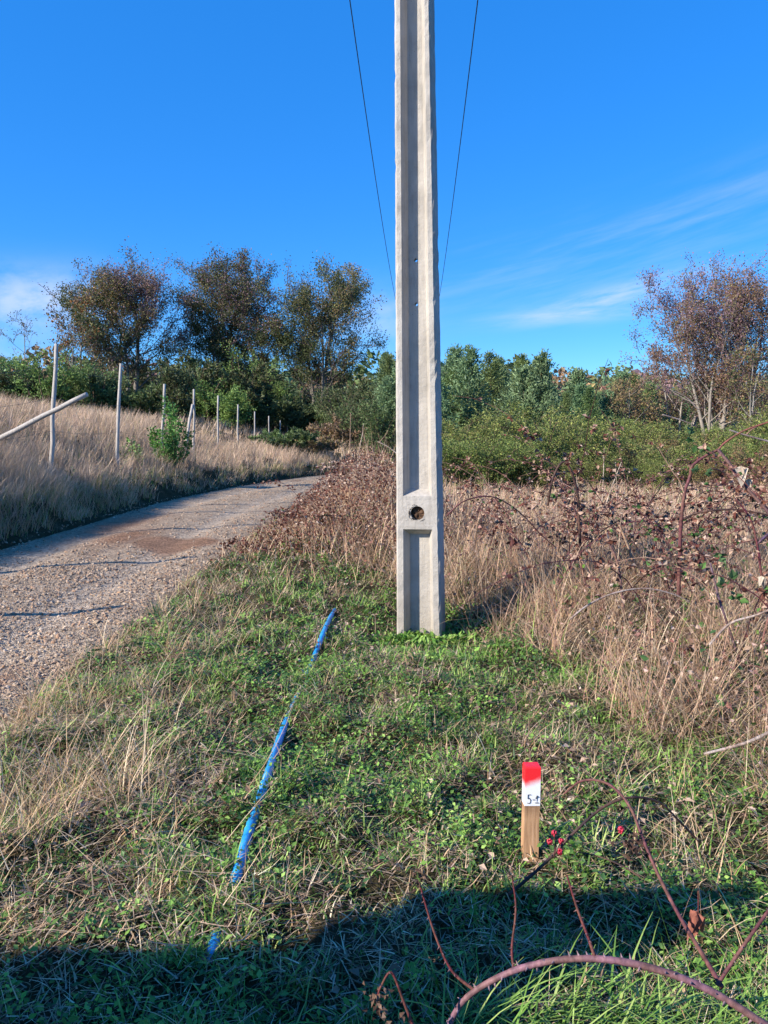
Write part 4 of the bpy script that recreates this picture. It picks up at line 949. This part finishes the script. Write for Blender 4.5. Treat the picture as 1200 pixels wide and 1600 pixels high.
# ---- single canes that stand out -------------------------------------------------
def prickles(bag, P, rad, step, col, size=.006):
    L = 0
    for i in range(1, len(P)):
        L += np.linalg.norm(P[i]-P[i-1])
        if L > step:
            L = 0; d = unit(P[i]-P[i-1]); r = rng.normal(0,1,3); s = unit(np.cross(d, r)); p = P[i]
            e = p+s*(rad[i]+size*rng.uniform(.6,1.2))-d*size*.3; tube(bag, [p+s*rad[i]*.7, (p+s*rad[i]*.7+e)/2, e], [size*.32, size*.16, .0002], col, 4, False)
def path(pts, n=40): return spline([at(*p) for p in pts], n)
def withered(bag, p, s, pal):
    """one dead leaf hanging in three curled leaflets"""
    for az, sc in ((rng.random()*6, 1.0), (2.2+rng.random(), .75), (4.2+rng.random(), .8)):
        nu, nv = 9, 5; u = np.linspace(0, 1, nu)[:,None]; v = np.linspace(-1, 1, nv)[None]
        w = .36*np.sin(np.pi*u**.8)**.8*(1+.13*np.sin(u*38)) ; L = s*sc
        a = v*(1.1+.6*u); X = L*w*np.sin(a)/1.3; Y = L*(.18*u+.10*u*u) + 0*v; Z = -L*u*.95 + L*w*(1-np.cos(a))*.8 + L*.04*np.sin(u*9+v*3)
        c_, s__ = math.cos(az), math.sin(az); V = np.stack([X*c_-(Y+L*.02)*s__, X*s__+(Y+L*.02)*c_, Z], -1).reshape(-1,3)+p
        i = (np.arange(nu-1)[:,None]*nv+np.arange(nv-1)[None]).ravel()
        c = np.asarray(pal)[rng.integers(0, len(pal))]*(.75+.4*rng.random((nu*nv,1)))*np.where(np.abs(v)+0*u < .1, .7, 1).reshape(-1,1)
        bag.add(V, q=np.stack([i, i+1, i+nv+1, i+nv], 1), c=c)
def cane(name, label, cat, stems, col=CN[0], group=None, lv=None, pr=None, berries=None, clumps=None):
    """stems: list of (points(px,py,Y), r0, r1, colour)"""
    base = at(*stems[0][0][0]); root = thing(name, label, cat, base, group)
    for pts, r0, r1, c in stems:
        P = path(pts, 14*len(pts)); rad = np.linspace(r0, r1, len(P))*(1+rng.normal(0,.04,len(P))); b = Bag()
        kk = np.clip(.5+.5*np.sin(np.arange(len(P))*.21+rng.random()*6)+rng.normal(0,.2,len(P)), 0, 1)[:,None]; cc = np.asarray(c)*(1-kk*.55)+lin('7a5a48')*kk*.55; cc = cc*(1+rng.normal(0,.12,(len(P),1))); cc = np.concatenate([np.repeat(cc, 8, 0), cc[:1], cc[-1:]])
        tube(b, P, rad, cc, 8)
        if pr: prickles(b, P, rad, pr, np.array(c)*.8+.09, min(.011, r0*1.8))
        build(b, 'stem', M['cane'], root, True)
    for (px, py, Y, s, pal, cnt) in (lv or []):
        b = Bag(); p = at(px, py, Y)
        if cnt == 1: withered(b, p, s, pal)
        for k in range(cnt if cnt > 1 else 0): trifol(b, p+rng.normal(0,.01,3), rng.normal(0,1,3), s, pal, 3)
        build(b, 'leaf' if cnt == 1 else 'leaf_spray', M['deadleaf'] if pal is not GL else M['leaf'], root)
    for (px, py, Y) in (berries or []):
        b = Bag(); p = at(px, py, Y)
        for k in range(26):
            d = unit(rng.normal(0,1,3)); q = p+d*.0062*np.array([1,1,1.15]); th = np.linspace(0, np.pi, 5)
            tube(b, q[None]+np.stack([0*th, 0*th, -np.cos(th)*.0031], 1), np.maximum(np.sin(th)*.0031, .0003), lin('b0283c')*(.8+.5*rng.random()), 6, False)
        build(b, 'berry', bm_, root, True)
    for (px, py, Y, r, n_) in (clumps or []):
        b = Bag(); p = at(px, py, Y); P = p+rng.normal(0, r*.5, (n_,3)); leaves(b, P, rng.normal(0,1,(n_,3)), r*.65, .5, pick([lin('6a5244'), lin('57423a'), lin('7e6656'), lin('4a3832')], n_, .2), .25); build(b, 'dry_flower_head', M['deadleaf'], root)
    return root
GL = [lin('4f6c40'), lin('5f7c50'), lin('425e38')]
bm_ = plain('berry', (.5,.03,.06), .3); 
_n = bm_.node_tree; _a = _n.nodes.new('ShaderNodeAttribute'); _a.attribute_name = 'col'; _n.links.new(_a.outputs['Color'], _n.nodes['Principled BSDF'].inputs['Base Color'])
PK = lin('86606a'); RD = lin('6c3034'); DK = lin('3a2a2c'); MR = lin('6e4044'); GY = lin('a89a94'); TN = lin('b89a80')
cane('bramble_cane', 'thick pinkish thorny cane arching along the bottom right corner', 'bramble cane',
  [([(690,1625,1.50),(725,1563,1.50),(790,1522,1.49),(860,1502,1.47),(930,1498,1.45),(1000,1508,1.43),(1070,1530,1.41),(1140,1565,1.38),(1230,1625,1.34)], .0062, .0075, PK),
   ([(803,1519,1.49),(800,1480,1.51),(806,1420,1.53),(800,1368,1.55)], .0030, .0018, RD*.8),
   ([(930,1497,1.45),(918,1462,1.47),(902,1420,1.49),(886,1368,1.51)], .0036, .0020, RD),
   ([(742,1548,1.50),(705,1515,1.52),(678,1455,1.54),(655,1378,1.56)], .0036, .0019, RD)],
  pr=.014, clumps=[(652,1374,1.56,.022,26),(798,1362,1.55,.016,18),(905,1470,1.46,.008,5),(676,1500,1.53,.010,6)])
cane('bramble_shoot', 'short bright red shoot with a withered head at the bottom centre', 'bramble cane',
  [([(648,1610,1.42),(632,1568,1.43),(612,1520,1.44),(596,1540,1.44),(590,1556,1.44)], .0034, .0018, RD)], pr=.03, clumps=[(590,1560,1.44,.024,34),(612,1592,1.43,.03,14)])
cane('bramble_cane', 'dark thin cane arching right of the stake with red berries', 'bramble cane',
  [([(795,1398,2.12),(850,1350,2.14),(900,1298,2.16),(945,1260,2.18),(988,1246,2.2),(1030,1254,2.22),(1062,1284,2.24),(1092,1315,2.26)], .0050, .0032, DK),
   ([(865,1340,2.14),(868,1322,2.13),(866,1306,2.12)], .0018, .0012, MR)], pr=.03,
  berries=[(866,1302,2.12),(859,1315,2.12),(877,1314,2.13),(875,1331,2.13)], lv=[(900,1322,2.16,.02,G1,2)])
cane('bramble_cane', 'purple cane curving down from beside the stake toward the corner', 'bramble cane',
  [([(882,1240,2.1),(905,1222,2.08),(930,1219,2.05),(958,1230,2.0),(985,1262,1.95),(1005,1312,1.88),(1030,1370,1.8),(1062,1432,1.7),(1092,1482,1.6),(1128,1542,1.5)], .0030, .0052, MR),
   ([(1005,1312,1.88),(985,1300,1.87),(972,1290,1.86)], .0016, .0012, MR),
   ([(1000,1370,1.85),(970,1352,1.9),(935,1338,1.95),(905,1332,2.0)], .0022, .0016, DK)], pr=.03,
  berries=[(970,1297,1.86)], clumps=[(990,1322,1.88,.035,40)])
cane('bramble_cane', 'maroon cane rising out of the corner past a dead pink leaf', 'bramble cane',
  [([(1120,1540,1.5),(1150,1495,1.52),(1185,1445,1.55),(1225,1390,1.6)], .0042, .0034, MR), ([(1091,1392,1.7),(1091,1420,1.7),(1090,1430,1.7)], .0016, .0014, RD)], pr=.03,
  lv=[(1090,1425,1.7,.075,[lin('9c6454'), lin('8c5648'), lin('a87864')],1)])
cane('bramble_cane', 'tall dark cane bent over like a hook above the middle of the thicket', 'bramble cane',
  [([(908,880,6.1),(905,820,6.1),(902,770,6.1),(893,738,6.1),(882,722,6.1),(872,730,6.1),(862,755,6.1),(856,790,6.15)], .012, .008, DK), ([(918,930,6.1),(908,880,6.1)], .012, .012, MR)],
  lv=[(838,788,6.0,.06,RDB,3),(905,835,6.0,.06,RDB[:3],3),(930,820,6.0,.05,RDB[:3],2),(800,845,6.0,.06,[DK,RDB[1]],3),(858,820,6.0,.05,RDB,3),(880,716,6.1,.04,GL,2)])
cane('bramble_cane', 'thick red-brown cane with a forked arching top in the thicket', 'bramble cane',
  [([(1060,930,5.2),(1062,880,5.2),(1064,820,5.2),(1070,770,5.2),(1078,745,5.2),(1082,728,5.2),(1103,712,5.2),(1122,703,5.2)], .0145, .009, MR),
   ([(1122,703,5.2),(1140,725,5.1),(1165,760,5.0),(1200,800,4.9),(1240,850,4.8)], .011, .012, lin('5a4048')),
   ([(1122,703,5.2),(1135,690,5.2),(1165,672,5.15),(1215,655,5.1)], .008, .005, lin('8a5048')),
   ([(1068,812,5.2),(1085,803,5.15),(1120,797,5.1),(1160,797,5.05),(1215,808,5.0)], .008, .005, DK),
   ([(1072,780,5.2),(1062,752,5.2),(1050,735,5.2),(1030,702,5.2)], .007, .003, TN),
   ([(1112,732,5.1),(1130,738,5.1),(1160,760,5.05),(1190,790,5.0)], .006, .004, DK)],
  lv=[(1100,700,5.2,.055,GL,3),(1090,735,5.15,.05,GL,2),(1106,738,5.15,.05,GL,2),(1080,690,5.2,.05,G2,3),(1158,728,5.0,.14,[lin('c8b8a4'), lin('b8a490')],1),(1170,748,5.0,.10,[lin('c4b29c')],1),(1078,672,5.2,.045,GL,2)])
cane('bramble_cane', 'slender arching cane reaching right from the middle of the pole', 'bramble cane',
  [([(698,806,5.7),(720,786,5.7),(745,777,5.75),(772,777,5.8),(798,790,5.85),(820,808,5.9),(845,835,5.95),(868,855,6.0)], .0058, .0045, MR), ([(772,777,5.8),(790,800,5.8),(800,830,5.8),(798,870,5.8)], .004, .003, MR)],
  lv=[(785,783,5.8,.04,G2,2),(800,790,5.8,.035,GL,1)])
cane('bramble_cane', 'pale bleached cane arching low across the thicket', 'bramble cane',
  [([(890,968,4.9),(915,948,4.9),(945,932,4.9),(980,922,4.9),(1015,920,4.9),(1050,928,4.9),(1078,940,4.9)], .007, .004, GY)])
cane('dry_twig', 'bare grey twig sticking in from the right edge above the straw', 'twig', [([(1100,1178,3.3),(1140,1168,3.25),(1175,1157,3.2),(1230,1130,3.1)], .006, .008, GY), ([(1140,1168,3.25),(1150,1180,3.25),(1158,1196,3.25)], .003, .002, GY)])
cane('bramble_cane', 'grey-purple cane slanting up through the straw at the right edge', 'bramble cane',
  [([(1145,1000,4.3),(1128,950,4.3),(1118,915,4.35),(1110,880,4.4)], .008, .006, lin('6a5560')), ([(1165,1060,4.3),(1145,1000,4.3)], .008, .008, lin('6a5560')), ([(1108,1008,4.2),(1140,975,4.2),(1185,960,4.1),(1230,940,4.0)], .007, .006, GY)],
  lv=[(1140,905,4.4,.06,GL,3),(1150,935,4.4,.055,G2,3),(1125,870,4.4,.05,GL,3),(1190,900,4.2,.08,[lin('c8b8a4')],1)])
cane('bramble_cane', 'maroon cane rising at the right edge below the forked cane', 'bramble cane',
  [([(1200,960,4.6),(1190,900,4.6),(1183,850,4.6),(1172,810,4.6),(1150,780,4.6)], .009, .005, lin('6b3540')), ([(1183,850,4.6),(1200,835,4.6),(1230,815,4.6)], .008, .006, lin('5a4560'))],
  lv=[(1148,800,4.6,.05,RDB,3),(1160,830,4.6,.045,RDB,2)])
cane('bramble_cane', 'old pale cane leaning left in the middle of the thicket', 'bramble cane', [([(978,985,5.4),(972,930,5.4),(965,880,5.4),(952,850,5.4),(945,840,5.4)], .011, .007, lin('8a6a66')), ([(988,875,5.4),(978,845,5.4),(968,820,5.4)], .010, .009, TN)],
  lv=[(955,845,5.3,.06,RDB,3),(935,870,5.3,.055,RDB,3)])
for i, (a_, b2, Y, r, lab) in enumerate([((941,785),(944,700),8.6,.006,'upright pale dry stem in front of the green shrubs, leftmost of three'), ((948,785),(971,722),8.4,.008,'slanting pale dry stem in front of the green shrubs beside the upright stem'), ((964,790),(962,722),8.5,.006,'pale dry stem rising behind the slanting stem in front of the shrubs'), ((904,780),(900,735),8.7,.006,'short pale dry stem left of the three stems by the shrubs')]):
    m_ = ((a_[0]+b2[0])/2+rng.normal(0,2), (a_[1]+b2[1])/2)
    cane('tall_reed', lab, 'stem', [([(a_[0],a_[1],Y),(m_[0],m_[1],Y),(b2[0],b2[1],Y)], r, r*.5, lin('c9b8a4'))])
cane('tall_reed', 'tall thin reed standing on the mound against the dark trees', 'stem', [([(546,730,11.5),(547,690,11.5),(548,645,11.5)], .008, .004, TN)])
cane('tall_reed', 'pale curved reed on the mound right of the tall thin reed', 'stem', [([(556,735,11.4),(562,700,11.4),(566,680,11.4),(568,662,11.4)], .008, .004, lin('c9b8a4'))])
cane('tall_reed', 'bent broken stalk leaning on the mound beside the pole', 'stem', [([(622,710,10.8),(606,698,10.8),(590,690,10.8)], .008, .006, lin('c9b8a4')), ([(592,692,10.8),(602,680,10.8),(606,672,10.8)], .005, .003, TN)])
cane('fallen_branch', 'grey dead branch lying over the shrubs below the pale-barked tree', 'branch', [([(1035,648,19),(1060,655,19),(1082,663,19)], .018, .010, GY), ([(1090,640,19.2),(1080,628,19.2),(1068,618,19.2),(1050,610,19.2)], .016, .008, GY)])
cane('fallen_branch', 'bleached forked branch over the shrubs at the right edge', 'branch', [([(1140,672,14),(1165,680,14),(1220,695,14)], .014, .018, GY), ([(1165,680,14),(1180,668,14),(1215,655,14)], .012, .008, lin('9a7068'))])

# ================================================================== ADDED VAN (unseen behind the camera, put there to cast the foreground shadow)
def van():
    X1, X0, Y1, Y0 = -2.78, -4.5, .36, -4.2
    root = thing('shadow_van', 'unseen white panel van added behind the camera to cast the foreground shadow, one rear door open', 'van', ((X0+X1)/2, Y0/2, 0))
    wp = plain('van_paint', (.75,.75,.74), .3); gl = plain('dark_glass', (.02,.025,.03), .08); rb = plain('rubber', (.02,.02,.02), .8); stl = plain('wheel_steel', (.45,.45,.46), .35, .8); rl = plain('tail_lamp', (.5,.02,.02), .2)
    b = Bag(); pr = [(Y1,.35),(Y1,1.72),(Y1-.05,1.94),(-2.6,1.95),(-3.05,1.75),(-3.7,1.12),(-4.25,.98),(-4.35,.85),(-4.35,.35)]
    n = len(pr); ins = [0,0,.10,.10,.08,.02,.02,.01,.01]
    V = [(X0+i_, y, z) for (y, z), i_ in zip(pr, ins)]+[(X1-i_, y, z) for (y, z), i_ in zip(pr, ins)]
    q = [(k, (k+1) % n, n+(k+1) % n, n+k) for k in range(n)]
    cen = [((X0), -1.8, .9), (X1, -1.8, .9)]; V += cen; t = [(2*n, (k+1) % n, k) for k in range(n)]+[(2*n+1, n+k, n+(k+1) % n) for k in range(n)]
    b.add(V, q=q, t=t, c=(.75,.75,.74)); build(b, 'body', wp, root)
    for s, x in ((-1, X0), (1, X1)):
        b = Bag(); e = .006*s; b.add([(x+e,-2.2,1.1),(x+e,-3.5,1.1),(x-.07*s+e,-3.0,1.66),(x-.07*s+e,-2.2,1.66)], q=[(0,1,2,3)], c=(0,0,0)); build(b, 'side_window', gl, root)
        for y in (-.75, -3.35):
            a = np.linspace(0, 2*np.pi, 25); ring = np.stack([0*a+x-.11*s, y+.24*np.cos(a), .33+.24*np.sin(a)], 1)
            b = Bag(); tube(b, ring, .085, (0,0,0), 8, False); w = build(b, 'wheel', rb, root, True)
            b = Bag(); tube(b, [(x-.17*s, y, .33), (x-.03*s, y, .33)], .18, (.4,.4,.4), 18); build(b, 'rim', stl, w)
        b = Bag(); hexa(b, (x-.07-.05*s, Y1+.003, .9), (x+.07-.05*s, Y1+.03, 1.3), (.5,0,0)); build(b, 'tail_light', rl, root)
    b = Bag(); b.add([(X0+.12,-3.66,1.17),(X1-.12,-3.66,1.17),(X1-.17,-3.09,1.74),(X0+.17,-3.09,1.74)], q=[(0,1,2,3)], c=(0,0,0)); b.v[0][:,2] += .02; b.v[0][:,1] -= .02; build(b, 'windscreen', gl, root)
    b = Bag(); hexa(b, (X0+.1, Y1+.004, .45), ((X0+X1)/2, Y1+.045, 1.80), (.75,.75,.74)); d1 = build(b, 'rear_door', wp, root)
    b = Bag(); hexa(b, (X1+.01, .74, .45), (X1+1.06, .785, 1.74), (.75,.75,.74)); d = build(b, 'rear_door', wp, root)  # open door panel, added to stretch the cast shadow to the right
    b = Bag(); hexa(b, (X1-.02, Y1, 1.0), (X1+.02, .76, 1.06), (.3,.3,.3)); hexa(b, (X1-.02, Y1, .6), (X1+.02, .76, .66), (.3,.3,.3)); build(b, 'hinge', stl, d)
    b = Bag(); hexa(b, (X0, Y1+.004, .36), (X1, Y1+.12, .45), (.05,.05,.05)); build(b, 'bumper', rb, root)
van()

# ================================================================== LIGHT, SKY, CAMERA
AZ = R(-118.0); EL = R(27.0)       # sun: behind the photographer, to the left (azimuth from +Y, clockwise)
S = Vector((math.sin(AZ)*math.cos(EL), math.cos(AZ)*math.cos(EL), math.sin(EL)))
sun = bpy.data.lights.new('sun', 'SUN'); sun.energy = 5.0; sun.angle = R(.53); sun.color = (1, .92, .80)
so = bpy.data.objects.new('sun', sun); COL.objects.link(so); so.rotation_euler = (-S).to_track_quat('-Z', 'Y').to_euler()
w = bpy.data.worlds.new('World'); SC.world = w; w.use_nodes = True; nt = w.node_tree; N = nt.nodes; Lk = nt.links
sky = N.new('ShaderNodeTexSky'); sky.sky_type = 'NISHITA'; sky.sun_disc = False; sky.sun_elevation = EL; sky.sun_rotation = AZ % (2*math.pi)
sky.altitude = 600; sky.air_density = 1.0; sky.dust_density = .1; sky.ozone_density = 2.2
hs = N.new('ShaderNodeHueSaturation'); hs.inputs['Saturation'].default_value = 1.40; hs.inputs['Hue'].default_value = .502; Lk.new(sky.outputs[0], hs.inputs['Color'])
tc = N.new('ShaderNodeTexCoord'); sep = N.new('ShaderNodeSeparateXYZ'); Lk.new(tc.outputs['Generated'], sep.inputs[0])
def M2(op, a, b=None, c=None):
    m = N.new('ShaderNodeMath'); m.operation = op
    for i, v in enumerate((a, b, c)):
        if v is None: continue
        if hasattr(v, 'is_output'): Lk.new(v, m.inputs[i])
        else: m.inputs[i].default_value = v
    return m.outputs[0]
az_ = M2('ARCTAN2', sep.outputs[0], sep.outputs[1]); el_ = M2('ARCSINE', sep.outputs[2])
def ae(px, py): d = ray(px, py); d = d/np.linalg.norm(d); return math.atan2(d[0], d[1]), math.asin(d[2])
def cloud(cx, cy, rx, ry, slope, ns, amp, thr, seed):
    a0, e0 = ae(cx, cy); k = 1/1202
    da = M2('SUBTRACT', az_, a0); de = M2('SUBTRACT', M2('SUBTRACT', el_, e0), M2('MULTIPLY', da, slope))
    u = M2('DIVIDE', da, rx*k); v = M2('DIVIDE', de, ry*k); r2 = M2('ADD', M2('MULTIPLY', u, u), M2('MULTIPLY', v, v))
    fall = M2('EXPONENT', M2('MULTIPLY', r2, -1.0))
    cb = N.new('ShaderNodeCombineXYZ'); Lk.new(M2('MULTIPLY', da, ns[0]), cb.inputs[0]); Lk.new(M2('MULTIPLY', de, ns[1]), cb.inputs[1]); cb.inputs[2].default_value = seed
    nz = N.new('ShaderNodeTexNoise'); nz.inputs['Scale'].default_value = 1; nz.inputs['Detail'].default_value = 6; nz.inputs['Roughness'].default_value = .6; Lk.new(cb.outputs[0], nz.inputs['Vector'])
    mr = N.new('ShaderNodeMapRange'); mr.interpolation_type = 'SMOOTHSTEP'; mr.inputs['From Min'].default_value = thr; mr.inputs['From Max'].default_value = thr+.35; Lk.new(nz.outputs['Fac'], mr.inputs[0])
    return M2('MULTIPLY', M2('MULTIPLY', fall, mr.outputs[0]), amp)
cl_ = [cloud(50, 470, 105, 38, .1, (14, 26), .7, .25, 1.0), cloud(985, 455, 130, 15, .20, (14, 75), .5, .28, 4.0), cloud(930, 395, 330, 50, .2, (5, 50), .16, .38, 7.5), cloud(1100, 335, 260, 40, .3, (5, 40), .13, .36, 9.0), cloud(15, 575, 60, 40, .0, (16, 22), .35, .25, 2.0), cloud(595, 500, 60, 40, 0, (16, 22), .35, .25, 3.0), cloud(900, 490, 120, 14, .05, (10, 70), .4, .3, 5.0)]
tot = cl_[0]
for c in cl_[1:]: tot = M2('ADD', tot, c)
tot = M2('MINIMUM', tot, .85)
mx = N.new('ShaderNodeMix'); mx.data_type = 'RGBA'; Lk.new(tot, mx.inputs[0]); tint = N.new('ShaderNodeMix'); tint.data_type = 'RGBA'; tint.blend_type = 'MULTIPLY'; tint.inputs[0].default_value = 1; tint.inputs[7].default_value = (.62, .93, 1.22, 1); Lk.new(hs.outputs[0], tint.inputs[6]); fl = N.new('ShaderNodeMix'); fl.data_type = 'RGBA'; fl.inputs[0].default_value = .42; fl.inputs[7].default_value = (.22, 1.85, 5.8, 1); Lk.new(tint.outputs[2], fl.inputs[6]); Lk.new(fl.outputs[2], mx.inputs[6]); mx.inputs[7].default_value = (4.0, 4.5, 5.8, 1)
bg = N['Background']; Lk.new(mx.outputs[2], bg.inputs[0]); bg.inputs[1].default_value = .113
cam = bpy.data.cameras.new('camera'); co = bpy.data.objects.new('camera', cam); COL.objects.link(co); SC.camera = co
co.location = CAM; co.rotation_euler = (R(90)-PITCH, 0, 0); cam.sensor_fit = 'AUTO'; cam.sensor_width = 36; cam.lens = 36*FPX/1600; cam.clip_start = .05; cam.clip_end = 6000
SC.view_settings.view_transform = 'Standard'; SC.view_settings.look = 'None'; SC.view_settings.exposure = .78; SC.view_settings.gamma = 1
SC.render.engine = 'CYCLES'; SC.cycles.max_bounces = 6; SC.cycles.diffuse_bounces = 2; SC.cycles.transmission_bounces = 3; SC.cycles.transparent_max_bounces = 4
SC.cycles.use_adaptive_sampling = True; SC.cycles.adaptive_threshold = .015
